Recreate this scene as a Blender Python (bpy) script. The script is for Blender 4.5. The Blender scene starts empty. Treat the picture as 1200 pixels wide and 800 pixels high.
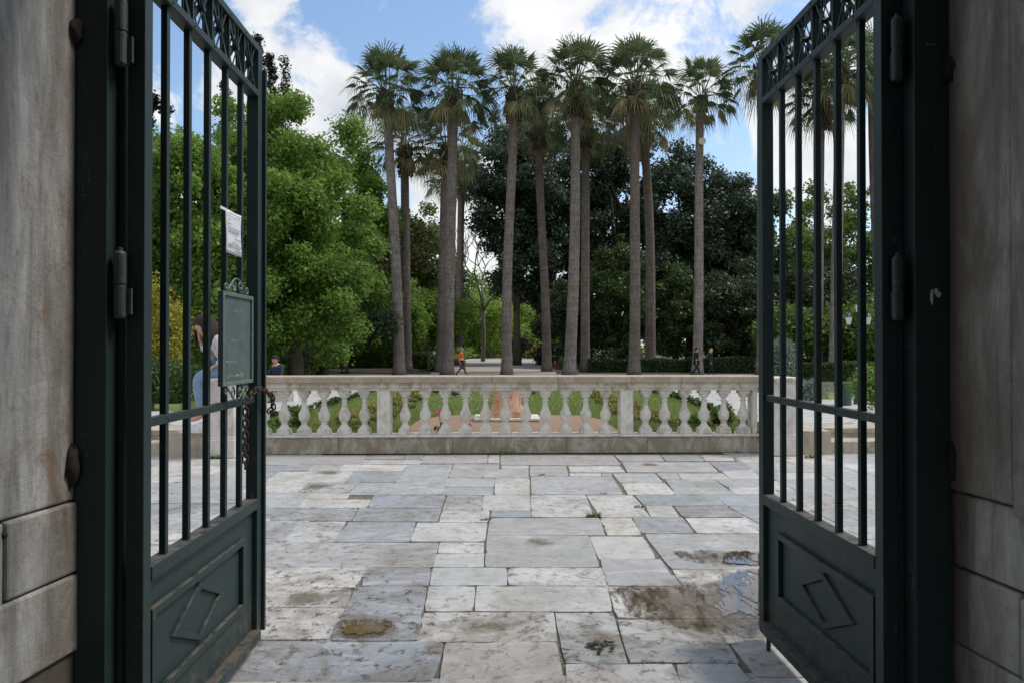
import bpy, bmesh, math, random
import numpy as np
from mathutils import Vector, Matrix
R=math.radians; PI=math.pi
random.seed(7); RNG=np.random.default_rng(11)
scene=bpy.context.scene; COL=scene.collection

# ------------------------------------------------------------------ camera
F=800.0; YAW=math.atan(20/800); PITCH=math.atan(6/800); H=1.57
cam_d=bpy.data.cameras.new("camera"); cam=bpy.data.objects.new("camera",cam_d); COL.objects.link(cam)
cam_d.sensor_width=36; cam_d.lens=24; cam_d.clip_end=3000; cam_d.clip_start=.05
cam.location=(0,0,H); cam.rotation_euler=(R(90)+PITCH,0,-YAW); scene.camera=cam
def pdir(px,py):
    x=(px-600)/F; z=-(py-400)/F; y=1.0
    y,z=y*math.cos(PITCH)-z*math.sin(PITCH), y*math.sin(PITCH)+z*math.cos(PITCH)
    return Vector((x*math.cos(YAW)+y*math.sin(YAW), -x*math.sin(YAW)+y*math.cos(YAW), z))
def at(px,py,Y):
    d=pdir(px,py); return Vector((0,0,H))+d*(Y/d.y)
def gz(Y):                       # garden level: falls gently away from the terrace
    return .25 if Y<13 else max(0,.25*(1-(Y-13)/24))
def onz(px,py,z=0):
    d=pdir(px,py); return Vector((0,0,H))+d*((z-H)/d.z)
def ong(px,py):
    z=.2
    for _ in range(12):
        p=onz(px,py,z); z=gz(p.y)
    return p

# ------------------------------------------------------------------ helpers
def tag(o,label=None,cat=None,group=None,kind=None):
    if label: o['label']=label
    if cat: o['category']=cat
    if group: o['group']=group
    if kind: o['kind']=kind
    return o
def thing(name,label,cat,loc=(0,0,0),group=None,rz=0):
    o=bpy.data.objects.new(name,None); COL.objects.link(o); o.empty_display_size=.1
    o.location=loc; o.rotation_euler=(0,0,rz); return tag(o,label,cat,group)
def link(name,me,mat,parent=None,smooth=False,bevel=0,world=True):
    """parent: vertices are given in world space unless world=False"""
    if mat: me.materials.clear(); me.materials.append(mat)
    o=bpy.data.objects.new(name,me); COL.objects.link(o)
    if parent is not None:
        o.parent=parent
        if world: 
            M=Matrix.Translation(parent.location)@Matrix.Rotation(parent.rotation_euler.z,4,'Z')
            me.transform(M.inverted())
    if smooth: me.shade_smooth()
    if bevel:
        b=o.modifiers.new('bevel','BEVEL'); b.width=bevel; b.segments=2; b.limit_method='ANGLE'; b.angle_limit=R(40)
    return o
class MB:
    def __init__(s): s.v=[]; s.f=[]
    def add(s,vs,fs):
        n=len(s.v); s.v+= [tuple(v) for v in vs]; s.f+=[tuple(i+n for i in f) for f in fs]; return s
    def box(s,x0,x1,y0,y1,z0,z1,M=None):
        vs=[Vector((x,y,z)) for z in (z0,z1) for y in (y0,y1) for x in (x0,x1)]
        if M: vs=[M@v for v in vs]
        return s.add(vs,[(0,2,3,1),(4,5,7,6),(0,1,5,4),(2,6,7,3),(0,4,6,2),(1,3,7,5)])
    def prism(s,pts,d):      # pts: 3d polygon, d: extrusion vector
        n=len(pts); a=[Vector(p) for p in pts]; b=[p+Vector(d) for p in a]
        return s.add(a+b,[tuple(range(n))[::-1],tuple(range(n,2*n))]+[(i,(i+1)%n,n+(i+1)%n,n+i) for i in range(n)])
    def bar(s,a,b,w,t,up=(0,0,1)):
        a=Vector(a); b=Vector(b); d=(b-a).normalized(); u=Vector(up); 
        if abs(d.dot(u))>.95: u=Vector((1,0,0))
        x=d.cross(u).normalized(); z=x.cross(d)
        p=[a+x*i*w/2+z*j*t/2 for i,j in ((-1,-1),(1,-1),(1,1),(-1,1))]
        return s.prism(p,b-a)
    def tube(s,path,rad,seg=10,cap=True,closed=False):
        P=[Vector(p) for p in path]; n=len(P)
        if not hasattr(rad,'__len__'): rad=[rad]*n
        rings=[]; prev=None
        for i,p in enumerate(P):
            if closed: t=P[(i+1)%n]-P[i-1]
            else: t=P[min(i+1,n-1)]-P[max(i-1,0)]
            t.normalize()
            if prev is None:
                u=Vector((0,0,1)) if abs(t.z)<.9 else Vector((1,0,0))
                x=t.cross(u).normalized()
            else: x=(prev-t*prev.dot(t)).normalized()
            prev=x; y=t.cross(x)
            rings.append([p+(x*math.cos(a)+y*math.sin(a))*rad[i] for a in [2*PI*k/seg for k in range(seg)]])
        vs=[v for r in rings for v in r]; fs=[]
        m=n if closed else n-1
        for i in range(m):
            j=(i+1)%n
            for k in range(seg): fs.append((i*seg+k,i*seg+(k+1)%seg,j*seg+(k+1)%seg,j*seg+k))
        if cap and not closed: fs+= [tuple(range(seg))[::-1], tuple(range((n-1)*seg,n*seg))]
        return s.add(vs,fs)
    def lathe(s,prof,c=(0,0,0),seg=24):
        vs=[];fs=[]
        for r,z in prof:
            for k in range(seg):
                a=2*PI*k/seg; vs.append((c[0]+r*math.cos(a),c[1]+r*math.sin(a),c[2]+z))
        for i in range(len(prof)-1):
            for k in range(seg): fs.append((i*seg+k,i*seg+(k+1)%seg,(i+1)*seg+(k+1)%seg,(i+1)*seg+k))
        fs+=[tuple(range(seg))[::-1],tuple(range((len(prof)-1)*seg,len(prof)*seg))]
        return s.add(vs,fs)
    def blob(s,c,r,seg=14,rings=9,rough=0,rz=0):
        c=Vector(c); vs=[];fs=[]
        if not hasattr(r,'__len__'): r=(r,r,r)
        for i in range(rings+1):
            t=PI*i/rings
            for k in range(seg):
                a=2*PI*k/seg; q=1+random.uniform(-rough,rough)
                v=Vector((r[0]*math.sin(t)*math.cos(a)*q,r[1]*math.sin(t)*math.sin(a)*q,r[2]*math.cos(t)*q))
                if rz: v=Matrix.Rotation(rz,3,'Z')@v
                vs.append(c+v)
        for i in range(rings):
            for k in range(seg): fs.append((i*seg+k,(i+1)*seg+k,(i+1)*seg+(k+1)%seg,i*seg+(k+1)%seg))
        return s.add(vs,fs)
    def mesh(s,name='m'):
        me=bpy.data.meshes.new(name); me.from_pydata(s.v,[],s.f); me.update(); return me
    def build(s,name,mat,parent=None,smooth=False,bevel=0,world=True):
        return link(name,s.mesh(name),mat,parent,smooth,bevel,world)
def npmesh(name,V,Fq):
    me=bpy.data.meshes.new(name); nf=len(Fq); k=Fq.shape[1]
    me.vertices.add(len(V)); me.vertices.foreach_set('co',V.astype(np.float32).ravel())
    me.loops.add(nf*k); me.loops.foreach_set('vertex_index',Fq.astype(np.int32).ravel())
    me.polygons.add(nf); me.polygons.foreach_set('loop_start',np.arange(0,nf*k,k,dtype=np.int32))
    me.polygons.foreach_set('loop_total',np.full(nf,k,dtype=np.int32))
    me.update(calc_edges=True); me.validate(); return me
def copy_tree(o,loc,scale=1,rz=0,label=None):
    r=o.copy(); COL.objects.link(r); r.location=loc; r.scale=(scale,)*3 if not hasattr(scale,'__len__') else scale; r.rotation_euler=(0,0,rz)
    if label: r['label']=label
    for ch in list(o.children):
        c=ch.copy(); COL.objects.link(c); c.parent=r
        for g in ch.children:
            d=g.copy(); COL.objects.link(d); d.parent=c
    return r

# ------------------------------------------------------------------ materials
class Mt:
    def __init__(s,name,base=(.5,.5,.5),rough=.7,metal=0,spec=.5):
        m=bpy.data.materials.new(name); m.use_nodes=True; s.m=m; s.nt=m.node_tree; s.N=s.nt.nodes
        s.b=s.N['Principled BSDF']; s.b.inputs['Base Color'].default_value=(*base,1); s.b.inputs['Roughness'].default_value=rough
        s.b.inputs['Metallic'].default_value=metal; s.b.inputs['Specular IOR Level'].default_value=spec
        s.tc=s.N.new('ShaderNodeTexCoord'); s.geo=s.N.new('ShaderNodeNewGeometry'); s.co=s.tc.outputs['Object']
    def l(s,a,b): s.nt.links.new(a,b)
    def world(s): s.co=s.geo.outputs['Position']; return s
    def map(s,scale=(1,1,1),rot=(0,0,0)):
        n=s.N.new('ShaderNodeMapping'); n.inputs['Scale'].default_value=scale; n.inputs['Rotation'].default_value=rot
        s.l(s.co,n.inputs['Vector']); return n.outputs[0]
    def noise(s,scale,detail=6,rough=.55,co=None,dist=0):
        n=s.N.new('ShaderNodeTexNoise'); n.inputs['Scale'].default_value=scale; n.inputs['Detail'].default_value=detail
        n.inputs['Roughness'].default_value=rough; n.inputs['Distortion'].default_value=dist
        s.l(co if co is not None else s.co,n.inputs['Vector']); return n.outputs['Fac']
    def wave(s,scale,dist,co=None,d='X'):
        n=s.N.new('ShaderNodeTexWave'); n.inputs['Scale'].default_value=scale; n.inputs['Distortion'].default_value=dist
        n.inputs['Detail'].default_value=3; n.bands_direction=d; s.l(co if co is not None else s.co,n.inputs['Vector']); return n.outputs['Fac']
    def ramp(s,fac,stops):
        n=s.N.new('ShaderNodeValToRGB'); e=n.color_ramp.elements
        while len(e)<len(stops): e.new(.5)
        for q,(p,c) in zip(e,stops):
            q.position=p; c=(c,c,c) if not hasattr(c,'__len__') else c; q.color=(*c,1)
        s.l(fac,n.inputs[0]); return n.outputs[0]
    def mix(s,fac,a,b,mode='MIX'):
        n=s.N.new('ShaderNodeMix'); n.data_type='RGBA'; n.blend_type=mode
        for sock,val in ((n.inputs[0],fac),(n.inputs[6],a),(n.inputs[7],b)):
            if hasattr(val,'links'): s.l(val,sock)
            elif hasattr(val,'__len__'): sock.default_value=(*val,1)
            else: sock.default_value=val
        return n.outputs[2]
    def math(s,op,a,b=0.0):
        n=s.N.new('ShaderNodeMath'); n.operation=op
        for sock,val in ((n.inputs[0],a),(n.inputs[1],b)):
            if hasattr(val,'links'): s.l(val,sock)
            else: sock.default_value=val
        return n.outputs[0]
    def color(s,c): s.l(c,s.b.inputs['Base Color']); return s
    def rough(s,c): s.l(c,s.b.inputs['Roughness']); return s
    def bump(s,h,strength=.3,dist=.01):
        n=s.N.new('ShaderNodeBump'); n.inputs['Strength'].default_value=strength; n.inputs['Distance'].default_value=dist
        s.l(h,n.inputs['Height']); s.l(n.outputs[0],s.b.inputs['Normal']); return s
def flat(name,c,rough=.7,metal=0,var=.25,scale=20):
    m=Mt(name,c,rough,metal); n=m.noise(scale)
    m.color(m.mix(n,tuple(x*(1-var) for x in c),tuple(min(1,x*(1+var)) for x in c))); m.bump(n,.15); return m.m

# painted green iron
m=Mt('green_iron',(.03,.05,.055),.5,.0,.35); m.world()
n1=m.noise(3,8,.6); n2=m.noise(60,4); n3=m.noise(14,8,.7)
c=m.mix(n1,(.012,.029,.029),(.024,.045,.045)); 
c=m.mix(m.ramp(n3,[(.62,0),(.72,1)]),c,(.05,.078,.072)); c=m.mix(m.ramp(m.noise(9,10,.75,dist=.5),[(.60,0),(.68,1)]),c,(.085,.048,.03)); c=m.mix(m.ramp(m.noise(22,10,.8,m.map((1,1,.4)),1),[(.62,0),(.66,.8)]),c,(.15,.165,.145))
sz=m.N.new('ShaderNodeSeparateXYZ'); m.l(m.geo.outputs['Position'],sz.inputs[0]); sn_=m.N.new('ShaderNodeSeparateXYZ'); m.l(m.geo.outputs['Normal'],sn_.inputs[0])
dust=m.math('MULTIPLY',m.ramp(sn_.outputs['Z'],[(.5,0),(.9,1)]),m.ramp(m.noise(18,8,.75),[(.40,0),(.58,.85)])); c=m.mix(dust,c,(.15,.125,.10))
low=m.math('MULTIPLY',m.ramp(sz.outputs['Z'],[(.10,1),(.32,0)]),m.ramp(m.noise(12,9,.75),[(.47,0),(.62,.8)])); c=m.mix(low,c,(.12,.095,.075))
m.color(c); m.rough(m.ramp(n1,[(.2,.42),(.8,.62)])); m.bump(m.mix(.5,n3,n2),.25,.004); IRON=m.m
m=Mt('rusty_iron',(.07,.035,.02),.75,.2); m.world(); n=m.noise(40,8,.7); m.color(m.ramp(n,[(.3,(.025,.016,.013)),(.55,(.06,.032,.02)),(.75,(.14,.06,.03))])); m.bump(n,.5,.004); RUST=m.m
m=Mt('hinge_iron',(.05,.06,.06),.6,.1); m.world(); n=m.noise(30,8,.7); m.color(m.ramp(n,[(.3,(.03,.045,.045)),(.6,(.05,.07,.068)),(.72,(.16,.06,.03))])); m.bump(n,.5,.004); HINGE=m.m
m=Mt('board_frame',(.12,.18,.165),.45,.1); m.world(); n=m.noise(35,8,.7); m.color(m.ramp(n,[(.3,(.07,.12,.105)),(.6,(.15,.21,.19)),(.75,(.3,.34,.31))])); m.bump(n,.3,.003); BFRAME=m.m
m=Mt('chalk_board',(.08,.11,.105),.6); m.world(); n=m.noise(9,9,.7,dist=1); n2=m.noise(30,9,.75,m.map((1,1,3)),dist=2)
c=m.ramp(n,[(.3,(.05,.08,.075)),(.7,(.11,.145,.14))]); c=m.mix(m.ramp(n2,[(.64,0),(.72,.6)]),c,(.4,.43,.42)); m.color(c); BOARD=m.m
# marble of the piers
def marble(name,a,b,dirt,seed=0,stains=True,edge=0):
    m=Mt(name,a,.55); m.world(); co=m.map((1,1,.8),(0,0,seed))
    n1=m.noise(2.2,9,.65,co,.6); n2=m.noise(16,8,.65,co); n3=m.noise(5,9,.7,m.map((2.4,2.4,.28),(0,0,seed+.4)),.4)
    c=m.mix(m.ramp(n1,[(.3,0),(.7,1)]),a,b); c=m.mix(m.ramp(n3,[(.40,0),(.64,.9)]),c,dirt)
    c=m.mix(m.ramp(n2,[(.62,0),(.72,.5)]),c,(.16,.13,.1)); 
    if stains: c=m.mix(m.ramp(m.noise(3.1,8,.7,co,1.2),[(.56,0),(.70,.8)]),c,(.27,.17,.085))
    c=m.mix(m.ramp(m.noise(45,5,.8,co,.5),[(.66,0),(.71,.85)]),c,(.05,.045,.04))
    c=m.mix(m.ramp(m.noise(7,10,.8,m.map((3,3,.5),(0,0,seed+2)),1.5),[(.60,0),(.64,.7)]),c,(.12,.105,.09))
    sx=m.N.new('ShaderNodeSeparateXYZ'); m.l(m.geo.outputs['Position'],sx.inputs[0]); d_=m.math('ABSOLUTE',m.math('SUBTRACT',sx.outputs['X'],edge))
    e_=m.math('ADD',m.ramp(d_,[(0,.42),(.05,0)]),m.math('MULTIPLY',m.noise(6,9,.75,m.map((1,1,.45),(0,0,seed+5)),.8),.78)); c=m.mix(m.ramp(e_,[(.50,0),(.80,.75)]),c,(.15,.118,.085))
    m.color(c); m.bump(m.mix(.5,n1,m.noise(28,10,.8)),.75,.018); return m.m
PIER_L=marble('pier_marble_pale',(.72,.71,.68),(.52,.515,.50),(.24,.235,.225),0.3,True,-1.42)
PIER_R=marble('pier_marble_grey',(.70,.66,.60),(.46,.43,.39),(.21,.185,.155),1.3,True,1.63)
STAINS=[(840,712,130,60,1.25),(775,700,70,30,.9),(820,735,110,40,.7),(845,654,75,14,.8),(428,735,62,26,1.2),(430,742,120,30,.55),(357,700,42,15,.9),(630,635,28,8,.8),(372,570,22,6,.95),(386,553,24,4,.9),(761,544,15,2.6,1.1),(565,733,75,16,.6),(705,748,45,24,.7),(790,790,30,20,.6),(330,760,60,25,.35),(700,780,60,14,.4)]
# worn paving marble, tint attribute per slab
m=Mt('paving_marble',(.5,.5,.5),.55,spec=.35); m.world()
at_=m.N.new('ShaderNodeAttribute'); at_.attribute_name='tint'
at2=m.N.new('ShaderNodeAttribute'); at2.attribute_name='grime'
v=m.noise(1.3,10,.7,m.map((1,3.2,1),(0,0,.5)),1.6); n1=m.noise(5,9,.65,dist=.4); n2=m.noise(38,8,.7); n3=m.noise(1.9,9,.72,dist=.8)
c=m.mix(m.ramp(v,[(.36,.5),(.5,.0),(.62,.28)]),at_.outputs['Color'],(.58,.58,.57))
c=m.mix(m.ramp(n1,[(.3,.32),(.55,0)]),c,(.30,.29,.27))
c=m.mix(m.math('MULTIPLY',m.ramp(n3,[(.45,0),(.68,1)]),at2.outputs['Fac']),c,(.17,.135,.10))
c=m.mix(m.math('MULTIPLY',m.ramp(m.noise(12,10,.8,dist=.6),[(.52,0),(.60,1)]),at2.outputs['Fac']),c,(.09,.07,.05))
c=m.mix(m.ramp(n2,[(.60,0),(.70,.75)]),c,(.13,.11,.09))
ro=m.ramp(n1,[(.3,.42),(.7,.66)]); tot=None
for (sx,sy,rx,ry,wt) in STAINS:
    p_=onz(sx,sy); p2=onz(sx+rx,sy); p3=onz(sx,sy+ry); hx=abs(p2.x-p_.x); hy=abs(p3.y-p_.y)
    mp=m.N.new('ShaderNodeMapping'); mp.inputs['Scale'].default_value=(1/hx,1/hy,1); mp.inputs['Location'].default_value=(-p_.x/hx,-p_.y/hy,0); m.l(m.co,mp.inputs['Vector'])
    vl=m.N.new('ShaderNodeVectorMath'); vl.operation='LENGTH'; m.l(mp.outputs[0],vl.inputs[0])
    q_=m.math('MULTIPLY',m.ramp(vl.outputs['Value'],[(.0,1),(1.0,0)]),wt); tot=q_ if tot is None else m.math('MAXIMUM',tot,q_)
sn=m.noise(6.5,10,.72,dist=.7); st=m.math('SUBTRACT',m.math('ADD',m.math('MULTIPLY',tot,1.0),m.math('MULTIPLY',sn,1.9)),.98)
msk=m.ramp(st,[(.20,0),(.62,1)]); c=m.mix(m.math('MULTIPLY',msk,.8),c,m.mix(sn,(.075,.058,.038),(.20,.16,.11)))
m.color(c); m.rough(m.mix(msk,ro,(.2,.2,.2))); m.bump(m.mix(.55,n1,n2),.28,.008); PAVE=m.m
m=Mt('grout',(.07,.06,.045),.95); m.world(); n=m.noise(30,6); m.color(m.ramp(n,[(.3,(.07,.06,.045)),(.6,(.19,.17,.135)),(.74,(.06,.075,.03))])); m.bump(n,.6,.02); GROUT=m.m
# balustrade
def stone(name,a,b,dirt,lichen=.6,dscale=4):
    m=Mt(name,a,.75); m.world(); n1=m.noise(3,9,.65); n2=m.noise(dscale,9,.7,m.map((1,1,.6)),.7); n3=m.noise(45,7,.7)
    c=m.mix(n1,a,b); c=m.mix(m.ramp(n2,[(.46,0),(.62,lichen)]),c,dirt); c=m.mix(m.ramp(n3,[(.6,0),(.75,.6)]),c,(.10,.095,.08))
    m.color(c); m.bump(m.mix(.5,n1,n3),.4,.01); return m.m
BAL=stone('baluster_marble',(.80,.775,.72),(.66,.64,.58),(.30,.27,.20),.5,7)
RAIL=stone('rail_marble',(.42,.35,.265),(.31,.255,.185),(.62,.58,.5),.35,5)
RAIL2=stone('rail_marble_pale',(.74,.72,.66),(.60,.57,.50),(.30,.25,.16),.75,6)
PLINTH=stone('plinth_stone',(.34,.30,.225),(.24,.205,.145),(.56,.54,.49),.75,5)
STEP=stone('step_stone',(.50,.45,.37),(.38,.33,.26),(.22,.19,.14),.7,4)
PED=stone('pedestal_marble',(.72,.70,.66),(.60,.58,.54),(.30,.27,.22),.5,5)
m=Mt('pink_marble',(.6,.36,.22),.4); m.world(); w=m.noise(4,6,.6,m.map((1.6,1.6,.5),(0,.5,0)),2.2); m.color(m.ramp(w,[(.35,(.62,.46,.36)),(.5,(.6,.38,.26)),(.6,(.5,.24,.11)),(.7,(.66,.52,.42))])); PINK=m.m
m=Mt('white_path',(.5,.49,.47),.7); m.world(); n=m.noise(3,8,.7,m.map((1,1.6,1))); vo=m.N.new('ShaderNodeTexVoronoi'); vo.feature='DISTANCE_TO_EDGE'; vo.inputs['Scale'].default_value=1.6; m.l(m.geo.outputs['Position'],vo.inputs['Vector'])
c=m.mix(n,(.36,.355,.34),(.50,.49,.47)); c=m.mix(m.ramp(vo.outputs['Distance'],[(.0,1),(.03,0)]),c,(.10,.09,.07)); c=m.mix(m.ramp(m.noise(9,8,.8,m.map((1,3,1))),[(.60,0),(.70,.8)]),c,(.17,.13,.08)); m.color(c); m.bump(n,.3); WPATH=m.m
def ground_mat(name,a,b,sc=4,extra=None):
    m=Mt(name,a,.95); m.world(); n=m.noise(sc,9,.7); n2=m.noise(sc*14,6,.7); c=m.mix(m.ramp(n,[(.3,0),(.7,1)]),a,b); c=m.mix(m.ramp(n2,[(.4,.5),(.65,0)]),c,tuple(x*.5 for x in a))
    if extra: c=m.mix(m.ramp(m.noise(.7,8,.7),[(.5,0),(.65,.7)]),c,extra)
    m.color(c); m.bump(m.mix(.5,n,n2),.5,.03); return m.m
GROUND=ground_mat('earth',(.07,.065,.045),(.11,.10,.07),1.2,(.04,.06,.02))
GRAVEL=ground_mat('gravel',(.36,.33,.29),(.45,.42,.37),3)
SOIL=ground_mat('bed_soil',(.27,.18,.12),(.34,.24,.165),3)
DSOIL=ground_mat('dark_soil',(.09,.055,.035),(.14,.085,.055),5)
LAWN=ground_mat('lawn_turf',(.11,.17,.04),(.19,.23,.075),1.6,(.20,.19,.08))
ASPH=ground_mat('pale_road',(.40,.39,.37),(.47,.46,.44),2)

def leafmat(name,cols,trans=.3,rough=.5,clump=.6):
    m=Mt(name,cols[0],rough,spec=.3); oi=m.N.new('ShaderNodeObjectInfo')
    r=m.geo.outputs['Random Per Island']; n=m.noise(clump,4)
    f=m.math('ADD',m.math('MULTIPLY',r,.5),m.math('MULTIPLY',n,.55))
    c=m.ramp(f,[(.22,cols[0]),(.5,cols[1]),(.78,cols[2])]); m.color(c)
    t=m.N.new('ShaderNodeBsdfTranslucent'); m.l(m.mix(.5,c,(c2:=tuple(min(1,x*1.5) for x in cols[2]))),t.inputs['Color'])
    ms=m.N.new('ShaderNodeMixShader'); ms.inputs[0].default_value=trans
    out=m.N['Material Output']; m.l(m.b.outputs[0],ms.inputs[1]); m.l(t.outputs[0],ms.inputs[2]); m.l(ms.outputs[0],out.inputs['Surface']); return m.m
L_PLANE=leafmat('plane_leaves',((.05,.11,.022),(.11,.21,.038),(.23,.35,.068)),.48,.5,.45)
L_MID=leafmat('mid_leaves',((.04,.08,.016),(.09,.16,.03),(.17,.25,.06)),.35)
L_BRIGHT=leafmat('bright_leaves',((.08,.15,.025),(.17,.27,.04),(.28,.38,.08)),.45)
L_DARK=leafmat('holm_leaves',((.018,.034,.021),(.04,.066,.036),(.09,.125,.075)),.15,.4)
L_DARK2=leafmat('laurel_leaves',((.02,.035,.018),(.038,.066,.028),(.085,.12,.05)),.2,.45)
L_CYP=leafmat('cypress_leaves',((.012,.022,.014),(.02,.035,.018),(.035,.05,.026)),.1)
L_OLIVE=leafmat('silver_leaves',((.10,.14,.11),(.17,.21,.17),(.27,.31,.26)),.2)
L_YEL=leafmat('golden_leaves',((.14,.15,.02),(.25,.24,.03),(.38,.34,.05)),.35)
L_BROWN=leafmat('russet_leaves',((.045,.06,.018),(.09,.105,.03),(.15,.15,.05)),.3)
L_HEDGE=leafmat('hedge_leaves',((.025,.05,.012),(.045,.085,.02),(.09,.14,.035)),.2)
L_GRASS=leafmat('grass_blades',((.11,.18,.04),(.18,.25,.065),(.28,.30,.11)),.3,.6,1.2)
PALM=leafmat('palm_fronds',((.028,.055,.026),(.065,.108,.048),(.17,.21,.10)),.28,.5,.9)
PALM_OLD=leafmat('dead_fronds',((.12,.125,.055),(.23,.22,.105),(.38,.34,.19)),.25,.7)
BOOTS=flat('leaf_bases',(.085,.062,.045),.9,0,.6,7)
m=Mt('palm_bark',(.2,.17,.14),.9); n1=m.noise(1.1,9,.7,m.map((1,1,.5))); rings=m.noise(1.6,7,.7,m.map((.5,.5,5.5)),.3); n2=m.noise(6,8,.75,m.map((2,2,.35)))
c=m.mix(m.ramp(n1,[(.35,0),(.65,1)]),(.17,.165,.16),(.32,.315,.30)); c=m.mix(m.ramp(rings,[(.40,.55),(.52,0)]),c,(.11,.09,.075)); c=m.mix(m.ramp(n2,[(.47,0),(.6,.9)]),c,(.15,.095,.055)); oi=m.N.new('ShaderNodeObjectInfo'); c=m.mix(oi.outputs['Random'],c,m.mix(1.0,c,(.62,.56,.52),'MULTIPLY')); m.color(c)
m.bump(m.mix(.6,rings,m.noise(5,8,.75)),.8,.05); PBARK=m.m
m=Mt('tree_bark',(.11,.09,.07),.9); n1=m.noise(6,9,.7,m.map((1,1,.3))); m.color(m.ramp(n1,[(.3,(.04,.033,.026)),(.7,(.15,.125,.10))])); m.bump(n1,.9,.04); BARK=m.m
DEADW=flat('bare_wood',(.13,.12,.11),.85,0,.4,3)
SKIN=flat('skin',(.52,.31,.22),.5,0,.08); HAIR_B=flat('brown_hair',(.022,.013,.009),.85,0,.5,60); HAIR_BL=flat('blond_hair',(.42,.3,.15),.5,0,.3,40); HAIR_G=flat('grey_hair',(.32,.31,.30),.6); HAIR_D=flat('black_hair',(.012,.01,.009),.9)
SWEAT=flat('pale_sweater',(.52,.52,.52),.85,0,.15,30); DENIM=flat('denim',(.20,.30,.44),.85,0,.3,25); SHOE=flat('white_shoe',(.7,.68,.7),.5,0,.08)
BLACKC=flat('black_cloth',(.012,.012,.014),.85); NAVY=flat('navy_cloth',(.018,.028,.055),.85); ORANGE=flat('orange_vest',(.9,.15,.03),.6,0,.12); BROWNC=flat('brown_cloth',(.11,.075,.05),.85)
REFL=flat('reflective_band',(.5,.5,.46),.4); PHONE=flat('phone',(.01,.01,.012),.2)
REDP=flat('red_paint',(.45,.03,.02),.45); TEAL=flat('green_bin',(.025,.075,.065),.5); LAMPG=flat('lamp_green',(.02,.035,.035),.5)
GLASS=flat('frosted_glass',(.65,.66,.63),.3,0,.05); SIGNG=flat('sign_green',(.05,.19,.14),.5); WHITE=flat('sign_white',(.6,.65,.6),.6); PAPER=flat('paper',(.70,.71,.76),.8,0,.05); INK=flat('ink',(.09,.09,.10),.8); CHALK=flat('chalk',(.42,.46,.44),.9)
MARI=flat('marigold_petals',(.6,.2,.02),.6,0,.35,30); ROSE=flat('pink_petals',(.85,.22,.35),.5,0,.2,30); PIGEON=flat('pigeon_feathers',(.045,.05,.06),.6,0,.5,60); MUD=flat('mud',(.09,.08,.07),.95,0,.5,30)
CUT=flat('cut_wood',(.6,.54,.42),.8,0,.2,20); BLACK_STAIN=flat('tar_and_rust',(.035,.03,.026),.95,0,.5,40)
m=Mt('puddle_water',(.09,.06,.03),.02,spec=.8); m.world(); m.b.inputs['IOR'].default_value=1.85; n=m.noise(7,7,.7); m.color(m.ramp(n,[(.35,(.045,.032,.017)),(.65,(.09,.062,.032))]))
m.bump(m.noise(2.5,2),.02,.01)
WATER_S=m.m.copy(); WATER_S.node_tree.nodes['Principled BSDF'].inputs['IOR'].default_value=1.5
for n_ in WATER_S.node_tree.nodes:
    if n_.type=='VALTORGB': n_.color_ramp.elements[0].color=(.10,.07,.035,1); n_.color_ramp.elements[1].color=(.17,.12,.06,1)
tr=m.N.new('ShaderNodeBsdfTransparent'); ms=m.N.new('ShaderNodeMixShader'); m.l(m.ramp(m.noise(5,11,.78,m.map((2.2,.8,1)),dist=.5),[(.43,0),(.50,1)]),ms.inputs[0]); m.l(tr.outputs[0],ms.inputs[1]); m.l(m.b.outputs[0],ms.inputs[2]); m.l(ms.outputs[0],m.N['Material Output'].inputs['Surface']); WATER=m.m
WATER_B=m.m.copy(); WATER_B.node_tree.nodes['Principled BSDF'].inputs['IOR'].default_value=1.33
rm=[n_ for n_ in WATER_B.node_tree.nodes if n_.type=='VALTORGB']
rm[0].color_ramp.elements[0].color=(.05,.036,.02,1); rm[0].color_ramp.elements[1].color=(.13,.09,.05,1)
rm[1].color_ramp.elements[0].position=.44; rm[1].color_ramp.elements[1].position=.60; rm[1].color_ramp.elements[1].color=(.9,.9,.9,1)
m=Mt('wet_stain',(.12,.09,.06),.22); m.world(); n=m.noise(10,8,.75); m.color(m.ramp(n,[(.3,(.10,.075,.05)),(.7,(.27,.21,.14))])); m.rough(m.ramp(n,[(.3,.06),(.7,.4)])); m.bump(n,.15,.004)
tr=m.N.new('ShaderNodeBsdfTransparent'); ms=m.N.new('ShaderNodeMixShader'); m.l(m.ramp(m.noise(4.5,9,.75,dist=.6),[(.40,0),(.56,.85)]),ms.inputs[0]); m.l(tr.outputs[0],ms.inputs[1]); m.l(m.b.outputs[0],ms.inputs[2]); m.l(ms.outputs[0],m.N['Material Output'].inputs['Surface']); WET=m.m

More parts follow.
